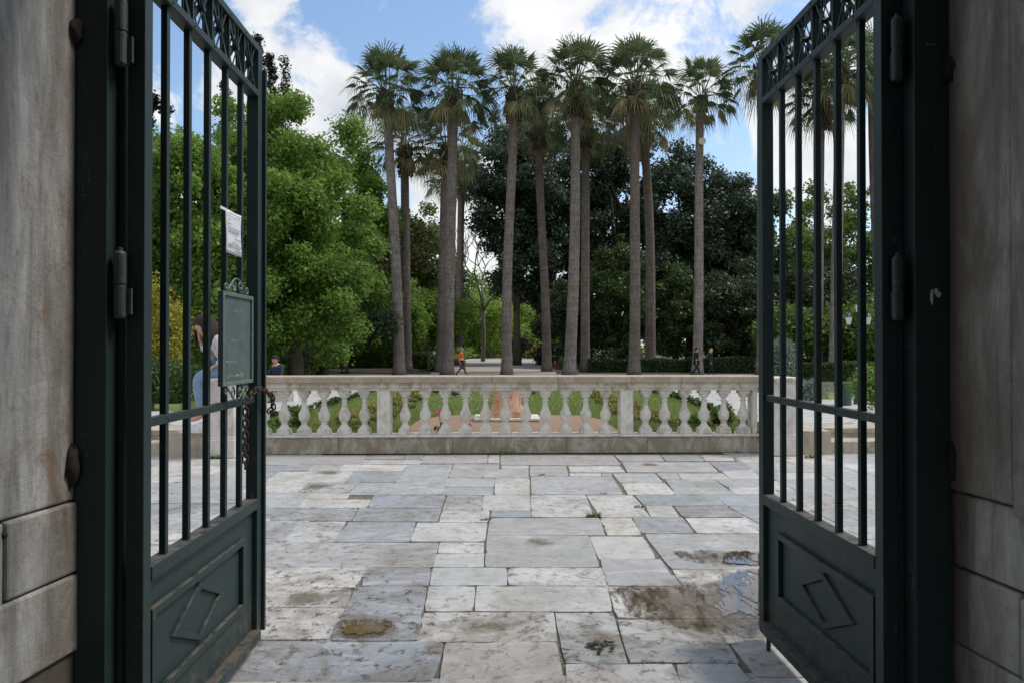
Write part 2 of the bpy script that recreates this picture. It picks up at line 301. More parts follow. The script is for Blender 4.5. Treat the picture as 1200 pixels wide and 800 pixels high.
# ------------------------------------------------------------------ ground
def sheet(name,pts,mat,dz=0,kind='structure',follow=True,sub=0):
    pts=[Vector((p.x,max(p.y,10.46) if follow else p.y,0)) for p in pts]
    b=MB(); vs=[(p.x,p.y,(gz(p.y) if follow else 0)+dz) for p in pts]
    bm=bmesh.new(); f=bm.faces.new([bm.verts.new(v) for v in vs]); bmesh.ops.triangulate(bm,faces=[f])
    for _ in range(sub): bmesh.ops.subdivide_edges(bm,edges=[e for e in bm.edges if e.calc_length()>1.5],cuts=1,use_grid_fill=True)
    for v in bm.verts:
        if follow: v.co.z=gz(v.co.y)+dz
    me=bpy.data.meshes.new(name); bm.to_mesh(me); bm.free(); 
    o=link(name,me,mat); return tag(o,kind=kind)
b=MB(); xs=[-900,-60,-12,12,60,900]; ys=[10.44,13,37,60,200,1500]
for j in range(len(ys)-1):
    for i in range(len(xs)-1):
        b.add([(xs[i],ys[j],gz(ys[j])-.02),(xs[i+1],ys[j],gz(ys[j])-.02),(xs[i+1],ys[j+1],gz(ys[j+1])-.02),(xs[i],ys[j+1],gz(ys[j+1])-.02)],[(0,1,2,3)])
b.add([(-900,-900,-.05),(900,-900,-.05),(900,10.5,-.05),(-900,10.5,-.05)],[(0,1,2,3)])
tag(b.build('ground',GROUND),kind='structure')
b=MB(); b.box(-14,14,-6,10.4,-.04,-.0125); tag(b.build('pavement_bed',GROUT),kind='structure')

# paving slabs read off the forecourt: (x top-left, top-right, y top, x bottom-left, bottom-right, y bottom, tone)
S="""300 362 532.6 300 351 544 g|363 431 532.6 352 422 543.5 g|432 474 532.6 429 473 537 g|475 497 532.6 474 494 537.3 b|428 494 538 423 491 543 w|498 571 532.6 492 571 542.5 g|573 585 532.6 572 585 542 w|587 718 532.6 587 727 544.5 g
300 338 544.6 300 312 563.5 b|338 366 544.4 327 358 551 b|367 403 544 359 396 551.3 g|403 478 543.6 397 470 551.3 w|479 530 543.4 453 518 578.5 g|327 414 551.8 311 403 564.3 w|415 475 552 404 461 564.3 b|532 585 543 530 584 548.5 g|530 566 549.2 526 565 559 g|567 619 549.2 566 619.5 559 g|588 619 545.2 588 619 548.6 w
525 580 559.8 521 578 569.5 g|521 578 570 519 577 579.2 b|581 620 559.8 580 620 578.8 w|300 361 565 300 348 576.3 p|362 422 565 350 406 577 gd|423 461 565 407 452 579 g|365 410 577.6 360 406 583.8 p|300 364 577 300 346 594 g|360 435 584.6 347 429 594.2 p|438 522 579.6 431 517 594.2 b|525 565 580 519 564 597 g|567 620 579.8 566 621 597.4 w
622 686 579.4 624 695 605 w|688 741 579.4 698 755 595.5 w|698 755 596.4 704 761 605.3 w|745 838 579.4 755 850 591.5 b|757 787 592.5 763 796 605.4 w|790 851 592.3 801 872 605 b|840 900 579.4 852 905 591.7 b|853 905 592.4 892 912 613 b
720 773 532.6 728 779 540 g|775 819 532.6 781 826 539.5 b|821 856 532.6 827 861 539 w|858 900 532.6 870 910 541 w|729 830 541 736 842 553 g|831 870 540.3 843 880 550.5 b|872 905 541.7 882 910 549.5 g|845 880 551.3 857 892 560.5 w|621 663 545.4 621 666 557 g|666 726 545.4 668 733 552.6 w|668 704 553.6 668 704 557 w|705 716 553.6 706 717 557 g|622 717 557.8 623 731 578.5 g
718 767 553.8 727 777 565 g|728 779 565.5 736 792 578.6 w|770 793 553.8 777 798 560.5 g|795 846 553.8 800 856 560.5 p|780 837 561.3 793 860 578.6 g|838 892 561.3 852 905 569.5 g|853 905 570 862 912 578.6 p|882 910 550 895 914 560.5 b
575 703 606 571 709 626.3 g|571 690 627 568 703 663.8 g|704 740 606 712 752 626.3 p|742 799 606 752 813 623.8 b|803 873 606 817 892 623.8 w|875 912 614 895 918 623.8 g
300 326 595 300 314 607.5 b|327 418 595 315 411 609 b|421 517 595 412 513 610.3 b|519 573 598 515 571 611 w|576 622 598.2 575 623 605.3 b|305 351 609.7 290 328 634 g|353 406 610 330 390 634 w|409 487 611 391 479 634 b|490 570 611.8 481 568 633.7 w
322 412 635 300 396 663 wb|415 514 635 399 507 663.3 g|515 567 634.7 513 566 647.5 p|512 566 648.5 509 566 663.3 w|300 429 664.3 290 416 688 wd|430 505 664.3 424 501 685.3 b|507 593 664.3 504 594 684.7 wb|596 706 664.7 596 710 684.7 w|704 774 654.8 713 793 685.3 g|691 753 628 702 769 654 w|755 900 624.8 787 915 665.6 g|789 915 667 822 930 723.5 pd
290 413 689 285 404 711.5 pd|285 403 712.6 275 384 748 wd|419 500 686.5 388 488 749.6 bd|503 557 686.3 498 553 715.3 w|559 711 686.3 556 717 715.8 w|713 799 686.8 723 823 723.5 pd|497 648 717.2 489 652 750.5 pd|651 717 717.5 663 735 776 gd|724 835 725 739 865 775.5 gd|838 925 725 872 950 746 gd|861 906 747.5 886 950 792 w|298 521 751 262 506 797 bd|523 651 752.5 514 662 815 p|663 788 777.5 664 805 815 w|791 864 777.3 805 888 815 w|892 957 794 905 1003 815 w
262 337 799.5 235 327 838 w|340 512 799.5 333 506 838 g|512 664 817 505 672 850 g|666 806 817 675 820 850 b|808 900 817 823 920 850 w"""
TONE={'w':(.50,.495,.475),'g':(.35,.36,.36),'b':(.28,.305,.33),'p':(.49,.47,.44)}
slabs=[]
for q in S.replace('\n','|').split('|'):
    a=q.split(); n=[float(v) for v in a[:6]]; t=a[6]
    c=[onz(n[3],n[5]),onz(n[4],n[5]),onz(n[1],n[2]),onz(n[0],n[2])]
    slabs.append(([(p.x,p.y) for p in c],t,1))
def inside_traced(x,y):
    lo=-.335*y-.02 if y>3.9 else -1.05; hi=.405*y-.05 if y>3.9 else 1.32
    return lo<x<hi and y>3.12 and y<10.2
# rest of the forecourt in the same irregular coursing
y=-3.0
while y<10.05:
    h=random.choice((.32,.42,.5,.6)); h=min(h,10.12-y); 
    if h<.12: break
    x=-13
    while x<13:
        w=random.uniform(.4,1.25)
        pts=[(x,y),(x+w,y),(x+w,y+h),(x,y+h)]
        if not all(inside_traced(a,b_) for a,b_ in pts) : slabs.append((pts,random.choice(['g','g','b','w','w','p','wb']),0))
        x+=w
    y+=h
cyy_=lambda P: sum(p[1] for p in P)/4
bm=bmesh.new(); tl=bm.verts.layers.float_color.new('tint'); gl=bm.verts.layers.float.new('grime')
for pts,t,top in slabs:
    c=Vector(TONE[t[0]]); 
    if 'b' in t[1:]: c=c*.6+Vector(TONE['b'])*.4
    c*=random.uniform(.9,1.08); c=c+Vector((random.uniform(-.012,.015),0,random.uniform(-.015,.015)))
    g=1.0 if 'd' in t else random.choice((.3,.45,.6,.75)) if cyy_(pts)<7 else random.choice((.3,.4,.5))
    z=random.uniform(-.0012,.0012)+(.0 if top else -.005); cx=sum(p[0] for p in pts)/4; cy=sum(p[1] for p in pts)/4
    ring=[]; gap=random.uniform(-.011,-.004) if top else random.uniform(-.001,.002)
    for i in range(4):
        a=Vector(pts[i]); b_=Vector(pts[(i+1)%4]); L=(b_-a).length; n=max(2,int(L/.09)); nrm=Vector((-(b_-a).y,(b_-a).x)).normalized()
        for k in range(n):
            f=k/n; p=a.lerp(b_,f); j=gap+random.uniform(0,.004)+ (random.uniform(0,.014) if (k==0 or random.random()<.05) else 0)
            if k==0: p=p+(Vector((cx,cy))-p).normalized()*j*1.2
            else: p=p+nrm*j
            ring.append(p)
    zt=lambda p:z+.0018*math.sin(p.x*2.3+cx*7)+.0012*math.sin(p.y*3.1+cy*5)
    bevel=.002+.001*random.random(); cc=Vector((cx,cy))
    lo=[bm.verts.new((p.x,p.y,-.03)) for p in ring]; mi=[bm.verts.new((p.x,p.y,z-bevel)) for p in ring]
    hi=[bm.verts.new((*(p+(cc-p).normalized()*bevel*1.3),zt(p))) for p in ring]
    for v in lo+mi+hi: v[tl]=(c.x,c.y,c.z,1); v[gl]=g
    m_=len(ring)
    for i in range(m_):
        j=(i+1)%m_; bm.faces.new((lo[i],lo[j],mi[j],mi[i])); bm.faces.new((mi[i],mi[j],hi[j],hi[i]))
    bm.faces.new(hi)
me=bpy.data.meshes.new('pavement'); bm.to_mesh(me); bm.free(); tag(link('pavement',me,PAVE),kind='structure')

def irregular(pts,n=8,amp=.02,seed=1):
    rr=random.Random(seed); out=[]
    for i in range(len(pts)):
        a=pts[i]; b_=pts[(i+1)%len(pts)]
        for k in range(n):
            p=a.lerp(b_,k/n); out.append(Vector((p.x+rr.uniform(-amp,amp),p.y+rr.uniform(-amp,amp),0)))
    return out
def pud(name,px,mat,z,seed,amp=.02): return sheet(name,irregular([onz(*p) for p in px],8,amp,seed),mat,z,follow=False)
pud('puddle',[(842,646),(870,646),(925,647),(935,661),(880,662),(846,659),(850,652)],WATER,.0064,3,.010)
pud('puddle',[(788,646),(812,644),(836,645),(842,652),(838,659),(826,661),(800,656)],WATER_B,.0062,3,.012)
pud('puddle',[(850,676),(868,668),(905,666),(945,668),(946,712),(905,716),(884,722),(868,716),(850,722),(838,712),(848,700),(838,690)],WATER,.0066,4,.012)
pud('puddle',[(714,690),(740,686),(790,688),(830,684),(850,672),(890,672),(945,690),(945,728),(900,730),(888,744),(876,752),(858,745),(838,746),(822,738),(800,736),(770,728),(728,720)],WATER_B,.0054,5,.02)
pud('puddle',[(399,727),(430,725),(452,727),(466,733),(458,742),(436,748),(410,748),(388,744),(390,735)],WATER_B,.0058,5,.014)
pud('puddle',[(400,731),(428,729),(448,731),(455,735),(446,741),(420,744),(400,741)],WATER_S,.0066,15,.016)
# garden surfaces
tag(sheet('lawn',[Vector(p) for p in ((-9,10.32,0),(9,10.32,0),(11,26,0),(-11,26,0))],LAWN,.004,sub=3))
sheet('garden_bed',[ong(*p) for p in ((470,507),(492,492),(520,487),(600,486),(680,487),(706,492),(728,507),(728,512),(600,513),(470,512))],SOIL,.012,sub=2)
WP_R=[(752,455.5),(775,461),(800,467),(830,478),(870,489),(905,500),(960,500),(1080,500),(1080,470),(960,468),(900,461),(862,457),(855,453),(800,451)]
WP_L=[(446,455),(420,466),(380,477),(345,484),(318,492),(300,499),(240,500),(130,500),(130,484),(215,482),(280,468),(310,459),(335,456),(352,452)]
sheet('marble_path',[ong(*p) for p in WP_R],WPATH,.012,sub=3); sheet('marble_path',[ong(*p) for p in WP_L],WPATH,.012,sub=3)
sheet('path',[Vector(p) for p in ((-60,31,0),(60,31,0),(60,38.2,0),(-60,39.5,0))],ASPH,.01,sub=2)
sheet('gravel_path',[ong(*p) for p in ((500,440.2),(524,426),(548,420.5),(560,419),(638,419),(644,424),(654,440.2))],GRAVEL,.02,sub=3)
for p in [[(495,455),(468,470),(440,487),(385,497),(370,507),(372,512),(418,512),(452,500),(482,478),(500,462)],[(697,455),(716,467),(742,481),(800,492),(826,505),(820,512),(770,512),(736,497),(712,480),(692,462)]]:
    sheet('flower_bed_soil',[ong(*q) for q in p],DSOIL,.016,sub=2)
# grass blades on the lawn
def grass():
    n=110000; Y=10.4+(RNG.random(n)**1.6)*15; X=(RNG.random(n)-.5)*(Y*.95)+.02*Y
    def inpoly(poly):
        P=[ong(*p) for p in poly]; ins=np.zeros(n,bool); j=len(P)-1
        for i in range(len(P)):
            c=((P[i].y>Y)!=(P[j].y>Y))&(X<(P[j].x-P[i].x)*(Y-P[i].y)/(P[j].y-P[i].y+1e-9)+P[i].x); ins^=c; j=i
        return ins
    k=~(inpoly(WP_R)|inpoly(WP_L)|inpoly([(470,507),(492,492),(520,487),(600,486),(680,487),(706,492),(728,507),(728,530),(600,530),(470,530)]))
    X=X[k];Y=Y[k];n=len(X); Z=np.interp(Y,[0,13,37],[.25,.25,0])
    a=RNG.random(n)*2*PI; h=.03+.05*RNG.random(n); w=.006+.006*RNG.random(n)
    b0=np.stack([X-w*np.cos(a),Y-w*np.sin(a),Z],1); b1=np.stack([X+w*np.cos(a),Y+w*np.sin(a),Z],1)
    t=np.stack([X+h*.6*(RNG.random(n)-.5),Y+h*.6*(RNG.random(n)-.5),Z+h],1)
    V=np.stack([b0,b1,t],1).reshape(-1,3); return npmesh('grass',V,np.arange(3*n).reshape(-1,3))
tag(link('grass',grass(),L_GRASS),'short mown grass with dry patches behind the balustrade','grass',kind='stuff')

# steps left and right of the balustrade
b=MB()
for s,x0,x1 in ((1,4.42,4.93),(-1,-4.68,-4.12)):
    b.box(x0,x1,9.9,10.9,-.02,.34)
tag(b.build('step_cheek',STEP,bevel=.008),kind='structure')
b=MB()
for x0,x1 in ((4.935,9.5),(-9.5,-4.685)):
    b.box(x0,x1,10.0,10.45,-.02,.17); b.box(x0,x1,10.45,11.1,-.02,.315)
tag(b.build('steps',STEP,bevel=.008),kind='structure')
b=MB()
for x0,x1 in ((4.42,9.5),(-9.5,-4.12)): b.box(x0,x1,11.1,13.4,.0,.318)
tag(b.build('terrace',WPATH),kind='structure')

# ------------------------------------------------------------------ balustrade
BC=.16
bt=thing('balustrade','long weathered marble balustrade with a flat coping across the forecourt','balustrade',(BC,10.2,0))
def jag(o): return o
for i,(x0,x1) in enumerate(((-3.8,-2.45),(-2.45,-.78),(-.78,.9),(.9,2.1),(2.1,3.78))):
    q=MB(); q.box(BC+x0+.0015,BC+x1-.0015,10.08,10.42,.0,.245); q.build('plinth_block',PLINTH,bt,bevel=.008)
q=MB(); q.box(BC-3.8,BC+3.78,10.05,10.45,.245,.27); q.build('plinth_ledge',BAL,bt,bevel=.006)
for x0,x1 in ((-3.8,-1.83),(-1.83,-.2),(-.2,.77),(.77,1.86),(1.86,2.6),(2.6,3.8)):
    q=MB(); q.box(BC+x0+.001,BC+x1-.001,10.03,10.47,1.04,1.137); q.build('coping',RAIL,bt,bevel=.012)
for x0,x1 in ((-3.8,-1.2),(-1.2,.3),(.3,1.8),(1.8,3.78)):
    q=MB(); q.box(BC+x0+.001,BC+x1-.001,10.09,10.41,.965,1.04); q.box(BC+x0+.001,BC+x1-.001,10.115,10.385,.925,.965); q.build('rail_moulding',RAIL2,bt,bevel=.006)
for x in (-1.805,1.805):
    q=MB(); q.box(BC+x-.095,BC+x+.095,10.12,10.38,.27,.925); q.build('post',BAL,bt,bevel=.006)
for x in (3.735,-3.755):
    q=MB(); q.box(BC+x-.03,BC+x+.03,10.13,10.37,.27,.925); q.build('end_post',BAL,bt,bevel=.006)
prof=[(.072,.603),(.076,.59),(.073,.572),(.062,.552),(.046,.538),(.034,.53),(.033,.508),(.049,.502),(.050,.49),(.033,.482),(.036,.45),(.044,.40),(.058,.355),(.076,.325),(.083,.318),(.083,.30),(.083,.275),(.079,.24),(.066,.205),(.046,.188),(.036,.182),(.047,.174),(.047,.164),(.038,.156),(.044,.14),(.064,.118),(.066,.11),(.078,.095),(.080,.085)]
q=MB(); q.lathe([(r,z) for r,z in prof[::-1]],seg=28); q.box(-.084,.084,-.084,.084,.60,.655); q.box(-.092,.092,-.092,.092,0,.055); q.box(-.083,.083,-.083,.083,.055,.09)
bmesh_b=q.mesh('baluster'); bmesh_b.materials.append(BAL)
for p in bmesh_b.polygons: p.use_smooth=len(p.vertices)==4 and False
xs=[(k-5)*.3008 for k in range(11)]+[s*(1.805+.298*k) for s in (-1,1) for k in range(1,7)]
for x in xs:
    o=bpy.data.objects.new('baluster',bmesh_b); COL.objects.link(o); o.parent=bt; o.location=(x+random.uniform(-.004,.004),.05,.27); o.rotation_euler=(0,0,random.uniform(-.05,.05)); o.scale=(random.uniform(.97,1.03),)*2+(1,)
    bv=o.modifiers.new('b','BEVEL'); bv.width=.004; bv.segments=1; bv.limit_method='ANGLE'; bv.angle_limit=R(60)
def pedestal(x0,x1,lab):
    t=thing('pedestal',lab,'pedestal',((x0+x1)/2,10,0),group='square marble end pedestals')
    q=MB(); q.box(x0+.02,x1-.02,9.75,10.27,0,.26); q.box(x0+.035,x1-.035,9.77,10.25,.26,.30); q.build('base',PED,t,bevel=.008)
    q=MB(); q.box(x0+.05,x1-.05,9.8,10.22,.30,1.04); q.build('shaft',PED,t,bevel=.006)
    q=MB(); q.box(x0+.03,x1-.03,9.78,10.24,1.04,1.08); q.box(x0,x1,9.75,10.27,1.08,1.125); q.build('cap',RAIL2,t,bevel=.008)
pedestal(-4.12,-3.66,'square marble pedestal the woman is sitting on'); pedestal(3.96,4.42,'empty square marble pedestal behind the right gate leaf')

# pink marble stand in the bed
t=thing('marble_stand','twisted pinkish orange marble stand in the soil bed behind the balustrade','stand',(.18,12.2,.27))
c0=at(594,480,12.2); cx=c0.x
q=MB(); q.box(cx-.58,cx+.58,11.9,12.7,.27,.32); q.build('ground_slab',PED,t,bevel=.01)
q=MB(); q.box(cx-.29,cx+.29,12.0,12.55,.32,.42); q.build('foot',PINK,t,bevel=.006)
rings=[]
q=MB(); vs=[];N=24;prev=None
for i in range(N+1):
    f=i/N; w=.255-.03*math.sin(f*PI)+.035*(1-f)**3; a=f*R(38)-R(10); z=.42+f*.54
    vs+= [(cx+w*math.sqrt(2)*math.cos(a+PI/4+k*PI/2),12.28+w*.9*math.sqrt(2)*math.sin(a+PI/4+k*PI/2),z) for k in range(4)]
fs=[(i*4+k,i*4+(k+1)%4,i*4+4+(k+1)%4,i*4+4+k) for i in range(N) for k in range(4)]+[(3,2,1,0),(N*4,N*4+1,N*4+2,N*4+3)]
q.add(vs,fs); q.build('shaft',PINK,t,bevel=.006)

# ------------------------------------------------------------------ gatehouse piers
def wall_piece(P,d,nrm,t0,t1,z0,z1,thick,off):
    """piece of wall whose face runs from P along d (towards the camera side)"""
    a=P+d*t0+nrm*off; b_=P+d*t1+nrm*off
    return [Vector((a.x,a.y,z0)),Vector((b_.x,b_.y,z0)),Vector((b_.x,b_.y,z1)),Vector((a.x,a.y,z1))], -nrm*(thick+off)
def pier(name,lab,P,d,nrm,mat,specs):
    t=thing(name,lab,'pier',(P.x,P.y,0),group='marble gateway piers')
    for nm,t0,t1,z0,z1,off,mt in specs:
        pts,ex=wall_piece(P,d,nrm,t0,t1,z0,z1,.75,off); q=MB(); q.prism(pts,ex)
        q.build(nm,mt or mat,t,bevel=.009)
    pts,ex=wall_piece(P,d,nrm,.02,1.88,0,3.6,.6,-.035); q=MB(); q.prism(pts,ex); q.build('light_stop_core',DARKR,t)  # dark filler added behind the face so no light leaks through the joints
    return t
DARKR=flat('dark_rubble',(.09,.075,.06),.95,0,.5,12)
dl=Vector((-math.sin(R(8.5)),-math.cos(R(8.5)),0)); nl=Vector((math.cos(R(8.5)),-math.sin(R(8.5)),0))
DARKR=flat('dark_rubble',(.09,.075,.06),.95,0,.5,12)
pl=pier('gate_pier','pale grey marble pier left of the gateway',Vector((-1.425,2.36,0)),dl,nl,PIER_L,
  [('shaft_slab',0,.93,1.052,3.6,0,None),('shaft_slab',.937,1.9,1.052,3.6,.004,None),('block',0,.283,.81,1.046,.012,None),('block',.288,.95,.80,1.046,.006,None),('block',0,1.2,.545,.803,.016,None),('footing',0,1.9,-.02,.54,.002,DARKR),('block',.955,1.9,.81,1.046,.006,None)])
dr=Vector((math.sin(R(5.6)),-math.cos(R(5.6)),0)); nr=Vector((-math.cos(R(5.6)),-math.sin(R(5.6)),0))
pr=pier('gate_pier','dark streaked marble pier right of the gateway',Vector((1.636,2.43,0)),dr,nr,PIER_R,
  [('shaft_slab',0,.29,1.062,3.6,.012,None),('shaft_slab',.294,1.9,1.03,3.6,.02,None),('block',0,.8,.79,1.05,-.012,None),('block',0,.3,.52,.782,-.002,None),('block',.303,1.2,.52,.775,.004,None),('block',0,1.9,-.02,.513,-.006,None)])
# fixings and tar stains on the piers
def lump(P,d,nrm,t_,z,r,parent,nm='iron_stub',mt=None):
    p=P+d*t_; q=MB(); q.blob((p.x,p.y,z),r,12,8,.22); q.build(nm,mt or BLACK_STAIN,parent,smooth=True)
PLv=Vector((-1.425,2.36,0)); PRv=Vector((1.636,2.43,0))
lump(PLv,dl,nl,.02,1.17,(.03,.028,.07),pl); lump(PLv,dl,nl,.01,2.64,(.028,.026,.05),pl)
lump(PRv,dr,nr,.03,1.16,(.03,.03,.075),pr); lump(PRv,dr,nr,.03,2.56,(.035,.03,.06),pr)
lump(PLv,dl,nl,.285,1.01,(.012,.012,.012),pl,'bolt_hole'); lump(PRv,dr,nr,.16,1.29,(.012,.012,.012),pr,'bolt_hole')
# walls and ceiling of the passage (unseen, added to darken gate and piers)
b=MB(); b.box(-4.6,4.9,-7.5,2.3,3.62,3.95); tag(b.build('unseen_ceiling',PIER_R),kind='structure')
b=MB(); b.box(-2.6,-2.2,-7.5,1.19,-.02,3.615); b.box(2.4,2.8,-7.5,1.19,-.02,3.615); tag(b.build('unseen_passage_wall',PIER_R),kind='structure')
b=MB(); b.box(-6.5,-2.35,1.2,2.6,-.02,4.2); tag(b.build('boundary_wall',PIER_R),'solid stone boundary wall running left from the pale gateway pier','wall')
b=MB(); b.box(2.5,6.5,1.2,2.6,-.02,4.2); tag(b.build('boundary_wall',PIER_R),'solid stone boundary wall running right from the streaked gateway pier','wall')

# ------------------------------------------------------------------ gate posts
def post(x0,x1,y0,y1,lab,s):
    t=thing('gate_post',lab,'gate post',((x0+x1)/2,(y0+y1)/2,0),group='fixed iron gate posts')
    q=MB(); q.box(x0,x1,y0,y1,-.02,3.6); q.build('shaft',IRON,t,bevel=.004)
    q=MB(); q.box(*((-1.52,-1.423) if s>0 else (1.631,1.74)),y1-.06,y1-.003,-.02,3.58); q.build('light_gap_filler',IRON,t,bevel=.003)  # added strip that closes the light leak between post and pier
    xi=x1 if s>0 else x0
    q=MB(); q.box(min(xi,xi+s*.018),max(xi,xi+s*.018),y1-.05,y1-.004,0,3.58); q.build('stop_strip',IRON,t,bevel=.003)
    if s<0:
        q=MB()
        for (a,c_,w,h) in ((1.56,1.757,.012,.05),(1.575,1.775,.018,.02),(1.585,1.765,.02,.018)): 
            q.blob((a,y0-.0005,c_-.01),(w/2,.0015,h/2),9,5,.35)
        q.build('paint_chip',WHITE,t)
    q=MB(); zz=.35
    q.build('bolt_heads',IRON,t) if False else None
post(-1.424,-1.318,2.35,2.47,'dark green iron post fixed to the left marble pier',1)
post(1.50,1.632,2.40,2.52,'dark green iron post with a white paint chip fixed to the right pier',-1)

# ------------------------------------------------------------------ gate leaves
def leaf(s,xo,xi,y0,y1,lab,bars):
    """xo: plane away from the opening, xi: plane towards it"""
    a,b_=min(xo,xi),max(xo,xi); xm=(a+b_)/2; T=3.13
    t=thing('gate_leaf',lab,'gate',(xm,y0,0),group='open iron gate leaves')
    q=MB(); q.box(a,b_,y0,y0+.055,.05,T); q.build('hinge_stile',IRON,t,bevel=.003)
    q=MB(); q.box(a,b_,y1-.06,y1,.07,T); q.build('lock_stile',IRON,t,bevel=.003)
    if s<0:
        q=MB(); q.box(a+.02,b_+.018,y1+.001,y1+.022,.09,3.02); q.build('cover_strip',IRON,t,bevel=.003)
    def rail(nm,z0,z1,ex=0,dx=0):
        q=MB(); aa=a-(ex if s>0 else 0); bb=b_+(ex if s<0 else 0); q.box(aa+dx,bb-dx,y0+.055,y1-.06,z0,z1); return q.build(nm,IRON,t,bevel=.003)
    rail('top_rail',3.095,3.13); rail('frieze_rail',2.86,2.893); r3=rail('middle_rail',1.282,1.316,0,.014); rail('panel_rail',.738,.79,.004); rail('bottom_rail',.07,.12,.022)
    q=MB(); q.box(xm-.004,xm+.004,y0+.055,y1-.06,.12,.738); q.build('kick_panel',IRON,t)
    fx=xi; k=.014
    x0_,x1_=(xm+.004,xm+.026) if s<0 else (xm-.026,xm-.004)
    Y0,Y1,Z0,Z1=y0+.075,y1-.21,.285,.63
    q=MB(); w=.03
    q.box(x0_,x1_,Y0,Y1,Z1-w,Z1); q.box(x0_,x1_,Y0,Y1,Z0,Z0+w); q.box(x0_,x1_,Y0,Y0+w,Z0+w,Z1-w); q.box(x0_,x1_,Y1-w,Y1,Z0+w,Z1-w); q.build('panel_moulding',IRON,t,bevel=.003)
    cy=(Y0+Y1)/2-.03; cz=(Z0+Z1)/2; hw=.25; hh=.122
    O=[(cy-hw,cz),(cy,cz+hh),(cy+hw,cz),(cy,cz-hh)]; I=[(cy+(p[0]-cy)*.80,cz+(p[1]-cz)*.78) for p in O]
    q=MB(); xf=x1_-.008 if s<0 else x0_+.008; xb=x0_ if s<0 else x1_
    for i in range(4):
        j=(i+1)%4; pts=[Vector((xb,*O[i])),Vector((xb,*O[j])),Vector((xb,*I[j])),Vector((xb,*I[i]))]; q.prism(pts,(xf-xb,0,0))
    q.build('diamond_moulding',IRON,t,bevel=.002)
    for y in bars:
        q=MB(); bw=.0125; tw=random.uniform(-.0015,.0015)
        q.prism([Vector((xm-bw,y-bw,.785)),Vector((xm+bw,y-bw,.785)),Vector((xm+bw,y+bw,.785)),Vector((xm-bw,y+bw,.785))],(tw,tw,2.08)); q.build('bar',IRON,t,bevel=.002)
    # frieze: crossed flats with a fan of thin rods per bay
    ed=sorted([y0+.055]+list(bars)+[y1-.06])
    for i in range(len(ed)-1):
        u,v=ed[i],ed[i+1]; z0,z1=2.893,3.095; cyy=(u+v)/2; czz=(z0+z1)/2
        q=MB(); q.bar((xm,u+.008,z0),(xm,v-.008,z1),.010,.020); q.bar((xm+.011,u+.008,z1),(xm+.011,v-.008,z0),.010,.020)
        for sx in (-.02,.02):
            for dy in (-.055,0,.055):
                q.bar((xm+sx,cyy,czz),(xm+sx,cyy+dy,z0),.004,.007); q.bar((xm+sx,cyy,czz),(xm+sx,cyy+dy,z1),.004,.007)
        q.tube([(xm-.028,cyy,czz),(xm+.028,cyy,czz)],.013,8)
        q.build('frieze_lattice',IRON,t)
        if i>0:
            q=MB(); q.box(xm-.022,xm+.022,u-.005,u+.005,z0,z1); q.build('frieze_divider',IRON,t)
    # rivets
    q=MB(); xr=xi
    for y in bars:
        for z,xx in ((1.299,xi+(.014 if s>0 else -.014)),(2.877,xi),(3.112,xi)):
            q=MB(); q.blob((xx,y,z),(.004,.006,.006),8,6); q.build('rivet',IRON,t,smooth=True)
    # hinges
    for zc in (1.78,2.65):
        hx=(-1.287 if s<0 else 1.462); hy=y0-.035 if s<0 else y0-.03
        q=MB(); r=.0195
        q.lathe([(r*.8,-.115),(r,-.108),(r,-.006),(r*.86,-.004),(r*.86,.004),(r,.006),(r,.108),(r*.8,.115),(r*.45,.118),(r*.45,.128),(.003,.13)],(hx,hy,zc),16)
        q.box(*(sorted((hx,xm))),hy+.005,hy+.017,zc-.1,zc-.01); q.box(hx-.012,hx+.012,hy,y0+.004,zc-.10,zc-.012) ; o=q.build('hinge',HINGE,t,smooth=False)
    return t
gl=leaf(-1,-1.282,-1.222,2.41,3.61,'left dark green iron gate leaf swung open carrying a board and chain',[2.618+.19*k for k in range(5)])
gr=leaf(1,1.482,1.421,2.47,3.65,'right dark green iron gate leaf swung open with a drop bolt below',[2.665+.1855*k for k in range(5)])
q=MB(); q.tube([(1.412,3.50,.005),(1.412,3.50,.10)],.011,10); q.build('drop_bolt',IRON,gr)

# notice board
t=thing('notice_board','worn green chalk board with scrolled iron frame hanging on the left gate leaf','notice board',(-1.2,3.2,1.39))
xb=-1.205; ya,yb,za,zb=3.03,3.405,1.395,1.815
q=MB(); w=.018; q.box(xb-.012,xb+.012,ya,yb,zb-w,zb); q.box(xb-.012,xb+.012,ya,yb,za,za+w); q.box(xb-.012,xb+.012,ya,ya+w,za+w,zb-w); q.box(xb-.012,xb+.012,yb-w,yb,za+w,zb-w); q.build('frame',BFRAME,t,bevel=.002)
q=MB(); q.box(xb-.005,xb+.003,ya+w,yb-w,za+w,zb-w); q.build('panel',BOARD,t)
rr=random.Random(4); q=MB()
for (yy,zz,n,h) in ((3.17,1.735,7,.012),(3.08,1.50,8,.010),(3.09,1.44,12,.012),(3.2,1.437,6,.012),(3.14,1.60,4,.006)):
    for k in range(n):
        y_=yy+k*.017; q.bar((xb+.0036,y_,zz+rr.uniform(-.006,.006)),(xb+.0036,y_+.01+rr.uniform(0,.006),zz+rr.uniform(-h,h)),.001,.0022)
q.build('chalk_marks',CHALK,t)
def scroll(yc,z,dirn,size,flip=1):
    pts=[]
    for k in range(40):
        f=k/39; a=f*2.6*PI; r=size*(1-.78*f); pts.append((xb,yc+flip*(size-r*math.cos(a)*1.0),z+dirn*(r*math.sin(a)*.9+.0)))
    return pts
